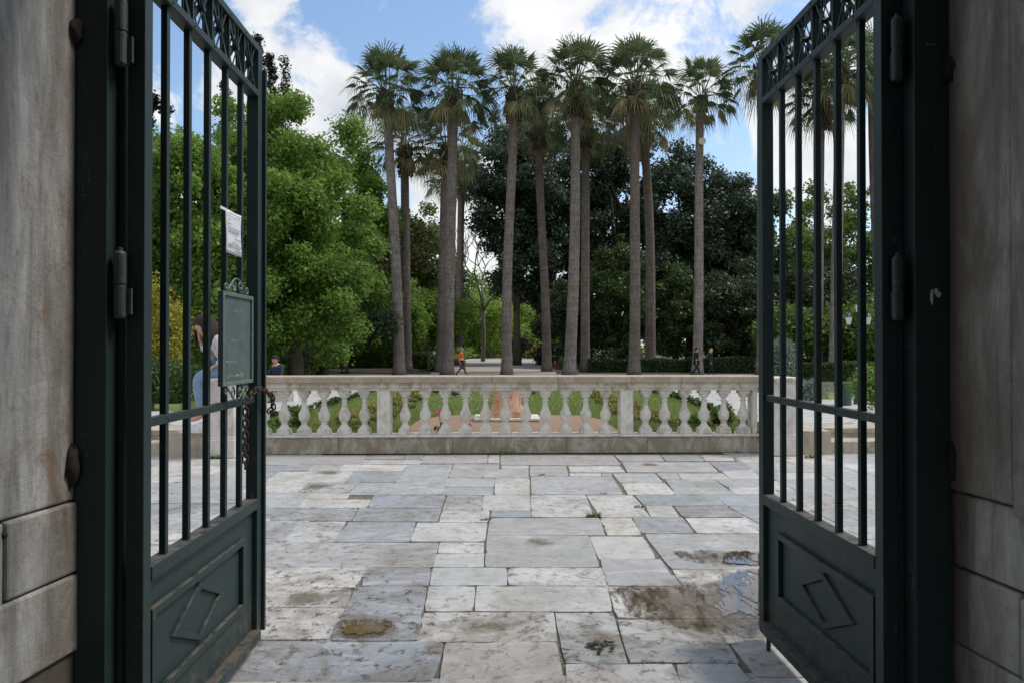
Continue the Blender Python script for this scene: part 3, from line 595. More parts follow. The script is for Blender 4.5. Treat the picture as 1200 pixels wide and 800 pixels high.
for dirn,z in ((1,zb+.004),(-1,za-.004)):
    q=MB(); ymid=(ya+yb)/2
    for fl in (-1,1):
        pts=[]
        for k in range(34):         # S scroll climbing to the middle
            f=k/33; a=-PI/2+f*2.3*PI; r=.026*(1-.6*f); pts.append((xb,ymid+fl*(.045)-fl*r*math.cos(a),z+dirn*(.033+r*math.sin(a))))
        q.tube(pts,.0045,6)
        pts=[]
        for k in range(30):
            f=k/29; a=-PI/2+f*2.1*PI; r=.018*(1-.6*f); pts.append((xb,ymid+fl*(.125)+fl*r*math.cos(a),z+dirn*(.02+r*math.sin(a))))
        q.tube(pts,.0042,6)
        q.tube([(xb,ymid+fl*.12,z),(xb,ymid+fl*.075,z+dirn*.03),(xb,ymid+fl*.035,z+dirn*.06),(xb,ymid+fl*.008,z+dirn*.066)],.0045,6)
    q.build('scroll_work',BFRAME,t,smooth=True)
for z in (za+.05,zb-.05): q=MB(); q.box(-1.24,xb-.012,3.18,3.20,z,z+.02); q.build('bracket',BFRAME,t)
# paper notice
t=thing('paper_notice','creased white paper notice taped to the bars above the chalk board','notice',(-1.228,3.2,2.0))
b=MB(); nx,nz=8,10; vs=[];Y0,Y1,Z0,Z1=3.15,3.335,2.00,2.20
for j in range(nz+1):
    for i in range(nx+1):
        y_=Y0+(Y1-Y0)*i/nx; z_=Z0+(Z1-Z0)*j/nz; vs.append((-1.230+.0015*math.sin(i*1.1)+.002*math.sin(j*.5+i*.2),y_,z_+.001*math.sin(i*.9)))
b.add(vs,[(j*(nx+1)+i,j*(nx+1)+i+1,(j+1)*(nx+1)+i+1,(j+1)*(nx+1)+i) for j in range(nz) for i in range(nx)])
o=b.build('sheet',PAPER,t,smooth=True); so=o.modifiers.new('s','SOLIDIFY'); so.thickness=.0006
q=MB(); rr=random.Random(3)
for (z_,u0,u1) in ((2.185,.1,.85),(2.155,.1,.2),(2.135,.05,.3),(2.118,.1,.8),(2.108,.1,.9),(2.098,.1,.75),(2.072,.5,.95),(2.05,.3,.8),(2.04,.1,.9),(2.03,.1,.85),(2.018,.55,.9)):
    u=u0
    while u<u1:
        w_=rr.uniform(.02,.07); y_=Y0+(Y1-Y0)*u; q.box(-1.2245,-1.2238,y_,y_+(Y1-Y0)*w_,z_,z_+.0035); u+=w_+.02
q.build('print',INK,t)
q=MB(); q.box(-1.236,-1.231,3.09,3.16,2.19,2.202); q.build('tape',PAPER,t)
# chain
t=thing('chain','rusty iron chain wrapped round the free edge of the left gate leaf','chain',(-1.2,3.4,1.2))
def chain_link(p,d,tw):
    d=Vector(d).normalized(); u=Vector((0,0,1)) if abs(d.z)<.9 else Vector((1,0,0)); x=d.cross(u).normalized(); x=Matrix.Rotation(tw,3,d)@x
    pts=[]; L=.0155; r=.0115
    for k in range(20):
        a=2*PI*k/20; pts.append(Vector(p)+x*r*math.cos(a)+d*((L if math.sin(a)>0 else -L)*.55+r*math.sin(a)))
    q=MB(); q.tube(pts,.0042,7,closed=True); return q
def chain_path(P,step=.0285):
    P=[Vector(p) for p in P]; out=[]; i=0; acc=0; k=0
    for i in range(len(P)-1):
        L=(P[i+1]-P[i]).length; s_=acc
        while s_<L: out.append((P[i].lerp(P[i+1],s_/L),P[i+1]-P[i],(k%2)*PI/2+.3)); s_+=step; k+=1
        acc=s_-L
    return out
for p,d,tw in chain_path([(-1.205,3.33,1.00),(-1.205,3.335,1.30)])+chain_path([(-1.2,3.36,1.325),(-1.195,3.45,1.36),(-1.185,3.53,1.35),(-1.17,3.62,1.31),(-1.175,3.655,1.25),(-1.21,3.66,1.22)]):
    chain_link(p,d,tw).build('link',RUST,t,smooth=True)

# ------------------------------------------------------------------ foliage
def leaves_mesh(name,clumps,n,size,seed,up=.35,flatness=1.0):
    """clumps: array of (x,y,z,r); diamond leaves spread through the clump volumes, denser towards their outside"""
    g=np.random.default_rng(seed); C=np.array(clumps,float); w=C[:,3]**2.2; w/=w.sum(); idx=g.choice(len(C),n,p=w)
    d=g.normal(size=(n,3)); d/=np.linalg.norm(d,axis=1,keepdims=True)
    rr=C[idx,3]*(g.random(n)**.42)*(1+.18*g.normal(size=n)); P=C[idx,:3]+d*rr[:,None]*np.array([1,1,.8])
    nrm=d*.5+g.normal(size=(n,3))*.55+np.array([0,0,up]); nrm/=np.linalg.norm(nrm,axis=1,keepdims=True)
    t=np.cross(nrm,g.normal(size=(n,3))); t/=np.linalg.norm(t,axis=1,keepdims=True); s=np.cross(nrm,t)
    L=size*(.6+.8*g.random(n))[:,None]; W=L*.62
    A=P-t*L*.5; B=P+s*W*.5-nrm*L*.08+t*L*.05; Cc=P+t*L*.5-nrm*L*.12; D=P-s*W*.5-nrm*L*.08+t*L*.05
    V=np.stack([A,B,Cc,D],1).reshape(-1,3); return npmesh(name,V,np.arange(4*n).reshape(-1,4))
def crown_clumps(rx,ry,z0,z1,k,rc,seed,shape='round',shell=.55):
    g=random.Random(seed); out=[]; cz=(z0+z1)/2; hz=(z1-z0)/2
    while len(out)<k:
        v=Vector((g.gauss(0,1),g.gauss(0,1),g.gauss(0,1))).normalized()*(shell+(1.12-shell)*g.random())*(1 if g.random()<.75 else g.random())
        f=1.0
        if shape=='cone': f=max(.12,(1-(v.z*.5+.5))**.8)*1.1
        if shape=='low': f=1 if v.z<0 else math.sqrt(max(0.0,1-v.z*v.z*.4))
        out.append((v.x*rx*f,v.y*ry*f,cz+v.z*hz,rc*g.uniform(.4,1.3)))
    return out
def trunk_mesh(h,r,ht,seed,limbs=9,spread=1.5,top=None):
    g=random.Random(seed); q=MB(); P=[Vector((0,0,-.1))]; 
    for i in range(1,8): P.append(Vector((g.uniform(-.06,.06)*i*.6,g.uniform(-.06,.06)*i*.6,h*i/7)))
    q.tube(P,[r*(1.25 if i==0 else 1-.55*i/7) for i in range(8)],10)
    for k in range(limbs):
        f=g.uniform(.35,.95); a=g.uniform(0,2*PI); p=P[int(f*7)]; L=(ht-p.z)*g.uniform(.5,.85)
        e=p+Vector((math.cos(a)*spread*g.uniform(.5,1),math.sin(a)*spread*g.uniform(.5,1),L)); m_=(p+e)/2+Vector((math.cos(a)*.4,math.sin(a)*.4,-.2))
        q.tube([p,p.lerp(m_,.5)+Vector((0,0,.05)),m_,m_.lerp(e,.5)+Vector((g.uniform(-.2,.2),g.uniform(-.2,.2),.1)),e],[r*.45,r*.38,r*.3,r*.2,r*.07],7)
    return q
_cache={}
def tree(label,px,Y,topy,rx,mat,kind='plane',cat='tree',name='tree',group=None,n=30000,leaf=.2,k=60,rc=.9,z0f=.12,seed=1,shape='round',ry=None,rz=0,trunkr=.22,shell=.55):
    p=at(px,406,Y); x=p.x; zg=gz(Y); ztop=at(px,topy,Y).z-zg
    t=thing(name,label,cat,(x,Y,zg),group=group,rz=rz)
    c=leaves_mesh('crown',crown_clumps(rx,ry or rx,ztop*z0f+rc*.6,ztop-rc*.7,k,rc,seed,shape,shell),n,leaf,seed)
    link('crown',c,mat,t,world=False)
    if trunkr:
        q=trunk_mesh(ztop*.62,trunkr,ztop*.85,seed,spread=rx*.6); q.build('trunk',BARK,t,smooth=True,world=False)
    return t
# left side
tree('tall bright green plane tree, its right edge beside the leftmost palm',346,27,104,2.9,L_PLANE,n=110000,leaf=.145,k=150,rc=.75,z0f=.02,seed=2,name='plane_tree',trunkr=.28)
tree('bright green plane tree spreading behind the free edge of the left gate leaf',272,25,128,2.7,L_PLANE,n=88000,leaf=.145,k=120,rc=.75,z0f=.06,seed=3,name='plane_tree',trunkr=.25)
tree('leafy green plane tree behind the leftmost bars of the left gate leaf',196,26,132,3.0,L_PLANE,n=56000,leaf=.17,k=110,rc=.8,z0f=.1,seed=4,name='plane_tree')
tree('green plane tree sloping down towards the leftmost palm, right of the tallest one',404,41,172,3.2,L_PLANE,n=52000,leaf=.2,k=100,rc=.85,z0f=.06,seed=12,name='plane_tree',trunkr=.2)
tree('drooping green tree low behind the leftmost palm trunks',432,47,315,3.6,L_PLANE,n=40000,leaf=.22,k=90,rc=.9,z0f=.1,seed=5,name='young_tree',trunkr=.14)
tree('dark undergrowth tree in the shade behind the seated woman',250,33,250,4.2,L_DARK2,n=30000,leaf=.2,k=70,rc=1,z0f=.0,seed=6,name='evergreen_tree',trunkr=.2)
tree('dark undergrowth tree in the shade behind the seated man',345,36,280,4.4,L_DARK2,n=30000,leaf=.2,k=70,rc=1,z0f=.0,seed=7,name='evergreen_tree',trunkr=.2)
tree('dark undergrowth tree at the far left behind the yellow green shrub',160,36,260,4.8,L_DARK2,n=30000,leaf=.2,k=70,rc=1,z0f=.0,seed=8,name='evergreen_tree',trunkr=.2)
tree('open dark pine top in the upper left corner of the gate bars',172,45,88,1.5,L_CYP,n=5000,leaf=.25,k=26,rc=.5,z0f=.35,seed=9,name='pine_tree',cat='pine',trunkr=.18)
def cypress(label,px,topy,Y,rx,seed):
    p=at(px,406,Y); zt=at(px,topy,Y).z; t=thing('cypress',label,'cypress',(p.x,Y,0),group='cypresses above the plane trees')
    cl=[]; g=random.Random(seed); N=46
    for i in range(N):
        f=i/(N-1); z=1+f*(zt-1.4); r=rx*min(1,(1-f)*3.2+.12)**.8; a=g.uniform(0,6.28); cl.append((math.cos(a)*r*.45,math.sin(a)*r*.45,z,max(.5,r*.8)))
    link('crown',leaves_mesh('crown',cl,30000,.2,seed,up=.9),L_CYP,t,world=False)
    q=MB(); q.tube([(0,0,-.1),(0,0,zt*.5),(0,0,zt*.95)],[.25,.15,.03],8); q.build('trunk',BARK,t,world=False)
cypress('slim pointed cypress, tallest and leftmost above the plane trees',301,40,60,1.0,21)
cypress('narrow dark cypress between the tallest and the broad one',316,62,60,.95,22)
cypress('broad dark cypress, rightmost above the plane trees',331,64,60,1.45,23)
cypress('small dark cypress peeking through the left gate bars',262,95,62,1.2,24)
# centre background
tree('olive brown tree behind the two leftmost palm trunks',458,62,225,4.0,L_BROWN,n=24000,leaf=.3,k=60,rc=1.4,z0f=.2,seed=31,name='russet_tree')
tree('mid green tree filling the gap left of the second palm pair',500,66,240,4.0,L_MID,n=24000,leaf=.3,k=60,rc=1.3,z0f=.0,seed=32)
tree('bright green low tree behind the second palm pair',490,56,330,4.2,L_BRIGHT,n=24000,leaf=.26,k=60,rc=1.1,z0f=.05,seed=33,name='young_tree')
tree('bright green tree left of the orange vested walker',440,54,345,4.2,L_BRIGHT,n=22000,leaf=.26,k=60,rc=1.1,z0f=.05,seed=34,name='young_tree')
tree('pale green tree at the end of the gravel path',575,110,322,8,L_BRIGHT,n=26000,leaf=.4,k=70,rc=2,z0f=.0,seed=35,name='young_tree')
tree('light green tree beside the bare tree beyond the gravel path',610,118,312,8,L_BRIGHT,n=26000,leaf=.4,k=70,rc=2,z0f=.0,seed=36)
tree('green tree right of the gravel path end, behind the third palm',560,95,335,6,L_BRIGHT,n=24000,leaf=.35,k=60,rc=1.6,z0f=.0,seed=37)
tree('yellow green shrubby tree at the right end of the gravel path',640,100,372,6,L_BRIGHT,n=22000,leaf=.35,k=50,rc=1.4,z0f=.0,seed=38,name='young_tree')
tree('far green tree closing the view between palm trunks',530,130,335,10,L_MID,n=22000,leaf=.5,k=60,rc=2.4,z0f=.0,seed=39)
# bare tree
def bare():
    p=at(566,406,72); t=thing('bare_tree','leafless grey tree between the second and third palm pairs','bare tree',(p.x,72,0)); q=MB(); g=random.Random(5)
    def br(p,d,L,r,n):
        e=p+d*L; m_=(p+e)/2+Vector((g.uniform(-.1,.1),g.uniform(-.1,.1),0))*L; q.tube([p,m_,e],[r,r*.85,r*.65],6)
        if n>0:
            for k in range(g.choice((2,3,3))):
                a=g.uniform(0,6.28); dd=(d+Vector((math.cos(a),math.sin(a),g.uniform(-.1,.5)))*.75).normalized(); br(e,dd,L*g.uniform(.6,.85),r*.62,n-1)
    br(Vector((0,0,0)),Vector((.05,0,1)),5.2,.28,1) if False else None
    q.tube([(0,0,-.1),(.1,0,3),(0,0,5.5)],[.24,.19,.16],8)
    for a,L in ((2.9,3.4),(.4,3.0),(1.6,3.6),(4.5,3.2)): br(Vector((0,0,5.2)),Vector((math.cos(a)*.8,math.sin(a)*.3,.9)).normalized(),L,.15,4)
    q.build('trunk',DEADW,t,smooth=True,world=False)
bare()
# dark evergreens, right of centre
G='dark evergreens behind the palms'
for lab,px,Y,top,rx,seed,mt in (
 ('tall black green evergreen behind the third palm, left edge of the dark mass',606,57,108,4.0,41,L_DARK),
 ('black green evergreen between the third and fourth palms',640,60,130,4.2,42,L_DARK),
 ('highest black green evergreen behind the palm with the cut stub neighbour',735,60,108,5.4,43,L_DARK),
 ('black green evergreen between the fourth and fifth palms',690,63,140,4.8,44,L_DARK),
 ('broad black green evergreen behind the palm with the pale cut stub',808,58,158,4.2,45,L_DARK),
 ('rounded black green evergreen behind the walking couple',855,57,182,3.8,46,L_DARK)):
    tree(lab,px,Y,top,rx,mt,group=G,n=48000,leaf=.28,k=110,rc=1.15,z0f=.28 if seed==41 else .0,seed=seed,name='evergreen_tree',trunkr=.35,shell=.45)
tree('mid green laurel in front of the dark mass behind the fifth palm',722,50,275,3.3,L_HEDGE,n=40000,leaf=.2,k=80,rc=.8,z0f=.0,seed=51,name='laurel_tree',shell=.5)
tree('pale tipped laurel between the fifth and sixth palms',792,50,305,2.7,L_HEDGE,n=26000,leaf=.2,k=70,rc=.75,z0f=.0,seed=52,name='laurel_tree')
tree('dark laurel at the right edge of the dark mass behind the couple',862,49,300,3.0,L_DARK2,n=26000,leaf=.2,k=70,rc=.8,z0f=.0,seed=53,name='laurel_tree')
tree('dark laurel left of the fourth palm beside the gravel path',668,52,318,2.6,L_DARK2,n=24000,leaf=.2,k=60,rc=.8,z0f=.0,seed=54,name='laurel_tree')
# right, beyond the gate leaf
for lab,px,Y,top,rx,seed,mt in (
 ('mid green tree directly behind the free stile of the right gate leaf',915,56,220,4.2,61,L_MID),
 ('mid green tree between the first bars of the right gate leaf',968,58,214,4.4,62,L_MID),
 ('mid green tree between the last bars of the right gate leaf',1030,56,212,4.6,63,L_MID),
 ('dark lower tree behind the olive shrub',925,50,318,3.6,64,L_DARK2),
 ('dark lower tree behind the lamp post',1000,50,300,4.4,65,L_DARK2),
 ('bright low tree behind the lamp post lanterns',1015,40,345,3.0,66,L_MID),
 ('bright low tree left of the lamp post',940,42,355,2.6,67,L_MID)):
    tree(lab,px,Y,top,rx,mt,n=26000,leaf=.25,k=80,rc=1.0,z0f=.0,seed=seed,group='trees beyond the right gate leaf')
# continuous belt of woodland far behind
cl=[]; g=random.Random(77)
for i in range(260): cl.append((g.uniform(-130,130),g.uniform(125,150),g.uniform(0,6.5),g.uniform(1.6,3)))
tag(link('far_woodland',leaves_mesh('far_woodland',cl,60000,.8,77),L_MID),'far wooded edge of the park closing the gaps between trees','woodland',kind='stuff')

# shrubs and hedges
def shrub(name,label,px,py,Y,w,h,mat,n=6000,leaf=.09,seed=1,k=24,d=None,group=None,cat='shrub',shape='round',rz=0,zg=None):
    p=at(px,406,Y); z=gz(Y) if zg is None else zg; t=thing(name,label,cat,(p.x,Y,z),group=group,rz=rz)
    rc=min(w,h)*.28
    link('foliage',leaves_mesh('foliage',crown_clumps(w/2-rc*.6,(d or w)/2-rc*.3,rc*.5,h-rc*.6,k,rc,seed,shape,.3),n,leaf,seed),mat,t,world=False)
    q=MB(); g=random.Random(seed)
    for i in range(5): a=g.uniform(0,6.28); q.tube([(0,0,-.05),(math.cos(a)*w*.12,math.sin(a)*w*.12,h*.45),(math.cos(a)*w*.22,math.sin(a)*w*.22,h*.8)],[.02,.014,.005],5)
    q.build('stems',BARK,t,world=False); return t
def hedge(label,x0,x1,Y,h,d,seed,mat=None,n=24000,leaf=.09):
    g=np.random.default_rng(seed); t=thing('hedge',label,'hedge',((x0+x1)/2,Y,gz(Y))); L=x1-x0
    u=g.random((n,3)); face=g.random(n); P=np.stack([(u[:,0]-.5)*L,(u[:,1]-.5)*d,u[:,2]*h],1)
    f=face<.4; P[f,1]=-d/2+g.normal(size=f.sum())*.03; f=(face>.4)&(face<.75); P[f,2]=h+g.normal(size=f.sum())*.03+.04*np.sin(P[f,0]*1.7)
    nr_=g.normal(size=(n,3)); nr_/=np.linalg.norm(nr_,axis=1,keepdims=True); tt=np.cross(nr_,g.normal(size=(n,3))); tt/=np.linalg.norm(tt,axis=1,keepdims=True); s=np.cross(nr_,tt)
    l=leaf*(.6+.8*g.random(n))[:,None]; V=np.stack([P-tt*l*.5,P+s*l*.3,P+tt*l*.5,P-s*l*.3],1).reshape(-1,3)
    link('foliage',npmesh('foliage',V,np.arange(4*n).reshape(-1,4)),mat or L_HEDGE,t,world=False)
X=lambda px,Y: at(px,406,Y).x
hedge('clipped dark hedge left of the gravel path behind the first palm',X(385,46),X(507,46),46,1.15,.9,1,leaf=.13)
hedge('clipped hedge right of the gravel path behind the fourth and fifth palms',X(690,42.5),X(805,42.5),42.5,.75,.9,2,L_DARK2,leaf=.13)
hedge('clipped green hedge behind the walking couple',X(808,41.5),X(890,41.5),41.5,.85,.9,3,L_DARK2,leaf=.13)
hedge('low clipped hedge beyond the right gate leaf behind the bin',X(895,30),X(1060,30),30,.75,.9,4,leaf=.09,n=30000)
hedge('square clipped hedge behind the left gate bars beside the steps',X(150,17),X(228,17),17,.80,1.0,5,leaf=.06,n=16000)
shrub('shrub','glossy green shrub at the far left behind the gate bars',178,0,14.5,1.1,1.15,L_HEDGE,9000,.06,71)
shrub('shrub','tall yellow green shrub behind the leftmost gate bars',185,0,17,1.7,3.2,L_YEL,9000,.08,72,cat='shrub',k=26)
shrub('conifer_shrub','golden conifer shrub behind the seated man beside the green sign',362,0,37.5,1.3,2.1,L_YEL,5000,.12,73,shape='cone')
shrub('conifer_shrub','dark green rounded conifer shrub right of the green sign',378,0,38.5,1.6,2.3,L_DARK2,6000,.12,74)
shrub('shrub','round clipped bush right of the first palm pair',505,0,44.5,2.1,1.35,L_HEDGE,6000,.12,75)
shrub('olive_shrub','silvery olive shrub behind the right pedestal',916,0,25,1.5,2.1,L_OLIVE,6000,.09,76)
shrub('lavender_bush','low silver grey bush left of the green bin',950,0,17,.8,.62,L_OLIVE,4500,.045,77)
shrub('lavender_bush','low silver grey bush touching the right pedestal top',932,0,18,.7,.6,L_OLIVE,3500,.045,78)
shrub('shrub','rounded bright green bush beside the lamp post, right edge of gate',1028,0,13.8,1.15,.95,L_PLANE,12000,.055,79)
shrub('shrub','small green bush beside the red hydrant',661,0,43,1.2,.95,L_MID,3500,.1,80)
shrub('shrub','bushy green plant behind the balustrade, left of the middle left post',352,0,11.2,.42,.42,L_MID,1500,.04,81,k=14)
shrub('shrub','broad leafed green plant behind the right third of the balustrade',846,0,11.1,.5,.42,L_MID,1600,.05,82,k=14)
shrub('shrub','low green plant at the right end of the balustrade',879,0,11.2,.42,.25,L_PLANE,1200,.04,83,k=12)
shrub('shrub','mixed green plant between marigolds and broad leafed plant',818,0,11.1,.42,.26,L_PLANE,1200,.035,84,k=12)
shrub('shrub','small green plant at the left end of the balustrade',322,0,11.2,.45,.22,L_PLANE,1200,.035,85,k=12)
shrub('shrub','yellow green shrub at the far end of the gravel path',628,0,90,5,2.3,L_YEL,5000,.2,86)
# edging plants along the white paths
q=leaves_mesh('tuft',[(0,0,.07,.08),(.05,.03,.10,.06),(-.05,-.02,.09,.06)],170,.045,5,up=.8)
q.materials.append(L_HEDGE)
def rowof(pts,n,name,me_maker,label,cat,group,jit=.05,sc=(.8,1.3)):
    P=[ong(*p) for p in pts]; seg=[(P[i+1]-P[i]).length for i in range(len(P)-1)]; T=sum(seg); out=[]
    for k in range(n):
        s_=T*(k+.5)/n; i=0
        while i<len(seg)-1 and s_>seg[i]: s_-=seg[i]; i+=1
        p=P[i].lerp(P[i+1],min(1,s_/seg[i])); p=p+Vector((random.uniform(-jit,jit),random.uniform(-jit,jit),0)); p.z=gz(p.y)+.01; out.append(p)
    return out
for pts,n,lab in (([(444,456),(418,467),(378,478),(340,486),(318,494)],30,'small dark edging plant along the left white marble path'),([(753,457),(775,463),(800,469),(828,480),(845,487)],24,'small dark edging plant along the right white marble path')):
    for p in rowof(pts,n,'',None,'','',''):
        o=bpy.data.objects.new('edging_plant',q); COL.objects.link(o); o.location=p; o.scale=(random.uniform(.8,1.4),)*3; o.rotation_euler=(0,0,random.uniform(0,6)); tag(o,lab,'plant',lab.replace('small dark edging plant','edging plants'))
# marigolds
mt_=thing('marigold','low orange flowering marigold in the left flower bed','flower',(0,0,0))
c=link('foliage',leaves_mesh('foliage',[(0,0,.05,.07),(.05,.03,.05,.05),(-.05,-.03,.05,.05)],130,.035,9,up=.6),L_MID,mt_,world=False)
b=MB(); g=random.Random(3)
for i in range(4):
    x,y_=g.uniform(-.13,.13),g.uniform(-.13,.13); z=.08+g.uniform(0,.06)
    b.blob((x,y_,z),(.012,.012,.008),8,5,.15); b.tube([(x*.5,y_*.5,0),(x,y_,z)],.002,4)
b.build('blossoms',MARI,mt_,world=False)
first=True
YELP=flat('yellow_petals',(.5,.32,.04),.6,0,.2,30)
bl_y=[ch for ch in mt_.children if ch.name.startswith('blossoms')][0].data.copy(); bl_y.materials.clear(); bl_y.materials.append(YELP)
for pts,n,lab,grp in (([(494,458),(474,470),(452,485),(420,495),(385,503)],95,'low orange flowering marigold in the left flower bed','marigolds of the left flower bed'),([(697,458),(714,470),(736,484),(775,494),(812,505)],95,'low orange flowering marigold in the right flower bed','marigolds of the right flower bed')):
    for p in rowof(pts,n,'',None,'','','',jit=.45):
        if random.random()<.1: continue
        if first: o=mt_; o.location=p; first=False; o['group']=grp
        else:
            o=copy_tree(mt_,p,random.uniform(.8,1.3),random.uniform(0,6),lab); o['group']=grp
            if random.random()<.4:
                for ch in o.children:
                    if ch.name.startswith('blossoms'): ch.data=bl_y
                o['label']=lab.replace('orange','yellow'); o['group']=grp.replace('marigolds','yellow marigolds')
# roses
for px,py,s,lab in ((515,482,1.3,'larger pink rose on a stem left of the marble stand'),(549,497,.8,'smaller pink rose nearer the marble stand')):
    p=ong(px,508); t=thing('rose',lab,'flower',(p.x,p.y,gz(p.y))); zz=at(px,py,p.y).z-gz(p.y)
    q=MB(); q.tube([(0.04,0,0),(.01,0,zz*.5),(0,0,zz)],.006,6); q.build('stem',L_MID,t,world=False)
    q=MB()
    for i in range(9): a=i*2.4; r_=.012*i**.5; q.blob((math.cos(a)*r_*s,math.sin(a)*r_*s,zz+.01*math.cos(i)),(.03*s,.03*s,.035*s),9,6,.1)
    q.build('blossom',ROSE,t,smooth=True,world=False)
    link('leaves',leaves_mesh('leaves',[(.05,0,zz*.35,.07),(-.04,0,zz*.25,.07)],22,.06,4),L_DARK2,t,world=False)
# weeds in joints
for i,(px,py,z,s,lab) in enumerate(((594,532,0,1.5,'green weed tuft at the foot of the balustrade near its middle'),(634,532,0,.6,'tiny weed at the balustrade foot right of the middle tuft'),(425*1,536,0,0,''),(635,556.5,0,.6,'small weed in a paving joint near the middle'),(696,605,0,1.0,'small weed in the paving joint right of centre'),(707,578,0,.5,'tiny weed in a joint under a large grey slab'),(250,537,0,1.4,'weed tuft at the foot of the left pedestal'),(950,536,0,1.2,'weed tuft beside the right pedestal'),(748,594,0,.7,'brownish weed in a joint among white slabs'),(569,609,0,.7,'weed in a joint left of the large grey slab'))):
    if not s: continue
    p=onz(px,py,0); me=leaves_mesh('weed',[(0,0,.015,.03),(.05,0,.015,.03),(-.05,.0,.01,.03)],int(120*s)+20,.022,90+i,up=1); o=link('weed',me,L_MID); o.location=(p.x,p.y-.02 if py<533 else p.y,0); o.scale=(s,s*.6,s); tag(o,lab,'weed')
b=MB(); p=onz(705,758); g=random.Random(9)
for i in range(16): b.blob((g.gauss(0,.035),g.gauss(0,.03),.008+abs(g.gauss(0,.008))),(g.uniform(.010,.024),g.uniform(.010,.022),g.uniform(.004,.009)),9,6,.25)
o=b.build('mud_clump',MUD); o.location=(p.x,p.y,0); tag(o,'dark clump of mud and debris lying on the pavement left of the puddle','debris')

# ------------------------------------------------------------------ palms
def fan(q,base,dirv,L,rad,seed,droop=.5,nseg=20):
    g=random.Random(seed); d=Vector(dirv).normalized(); side=d.cross(Vector((0,0,1)))
    if side.length<.05: side=Vector((1,0,0))
    side.normalize(); side=(Matrix.Rotation(g.uniform(-.5,.5),3,d)@side); up=side.cross(d).normalized()
    e=base+d*L-Vector((0,0,1))*droop*.12*L
    w=.028; q.add([base-side*w,base+side*w,e+side*w*.6,e-side*w*.6],[(0,1,2,3)])
    d2=(d-Vector((0,0,1))*droop*.35).normalized()
    span=R(g.uniform(85,120))
    for i in range(nseg):
        a=-span+2*span*(i+.5)/nseg; da=span/nseg; lo=rad*(.6+.4*math.cos(a*.6))*g.uniform(.78,1.12)
        def pt(ang,r,lift=0,dr=0): return e+(d2*math.cos(ang)+side*math.sin(ang))*r+up*lift-Vector((0,0,1))*dr
        r1=lo*.45; r2=lo*.74; dr=droop*lo
        p0=pt(a,.03); p1=pt(a-da*.7,r1,-.02,dr*.05); p2=pt(a+da*.7,r1,.05,dr*.05); p3=pt(a-da*.25,r2,0,dr*.22); p4=pt(a+da*.25,r2,.0,dr*.22); p5=pt(a+g.uniform(-.09,.09),lo,0,dr*g.uniform(.5,.8))
        q.add([p0,p1,p2,p3,p4,p5],[(0,1,2),(1,3,4,2),(3,5,4)])
def palm_crown(seed,n=58,dense=1.0):
    g=random.Random(seed); q=MB(); old=MB()
    for i in range(n):
        f=(i+.5)/n; el=R(88-128*f**1.1)+g.uniform(-.12,.12); a=i*2.39996+g.uniform(-.3,.3)
        d=Vector((math.cos(a)*math.cos(el),math.sin(a)*math.cos(el),math.sin(el)))
        base=Vector((0,0,-.25-.5*f))+Vector((math.cos(a),math.sin(a),0))*.2
        fan(q if f<.92 else old,base,d,g.uniform(.9,1.35)*(1-.1*f),g.uniform(1.0,1.35)*(1-.28*f),seed*100+i,droop=.35+.95*f,nseg=18)
    for i in range(6):
        a=i*2.39996+1; el=R(g.uniform(-75,-40)); d=Vector((math.cos(a)*math.cos(el),math.sin(a)*math.cos(el),math.sin(el)))
        fan(old,Vector((math.cos(a)*.22,math.sin(a)*.22,-.9)),d,g.uniform(.35,.7),g.uniform(.55,.8),seed*200+i,droop=1.0,nseg=12)
    return q.mesh('crown'),old.mesh('dead_leaves')
CROWNS=[palm_crown(s,n) for s,n in ((1,56),(2,50),(3,60),(4,42))]
for c,o in CROWNS: c.materials.append(PALM); o.materials.append(PALM_OLD)
def boots(seed,h,r):
    g=random.Random(seed); q=MB(); q.lathe([(r*.5,-h),(r*.85,-h*.9),(r,-h*.6),(r*1.02,-h*.25),(r*.7,0)],seg=12)
    for i in range(150):
        a=g.uniform(0,6.28); z=-g.uniform(.0,1.02)*h; rr_=r*(.86 if z<-h*.85 else 1); p=Vector((math.cos(a)*rr_,math.sin(a)*rr_,z)); e=p+Vector((math.cos(a)*.10,math.sin(a)*.10,g.uniform(-.12,.16))); 
        q.tube([p,e],[.075,.03],5)
    return q.mesh('leaf_bases')
BM=[boots(1,1.9,.42),boots(2,1.3,.37),boots(3,1.0,.33)]
for m_ in BM: m_.materials.append(BOOTS)
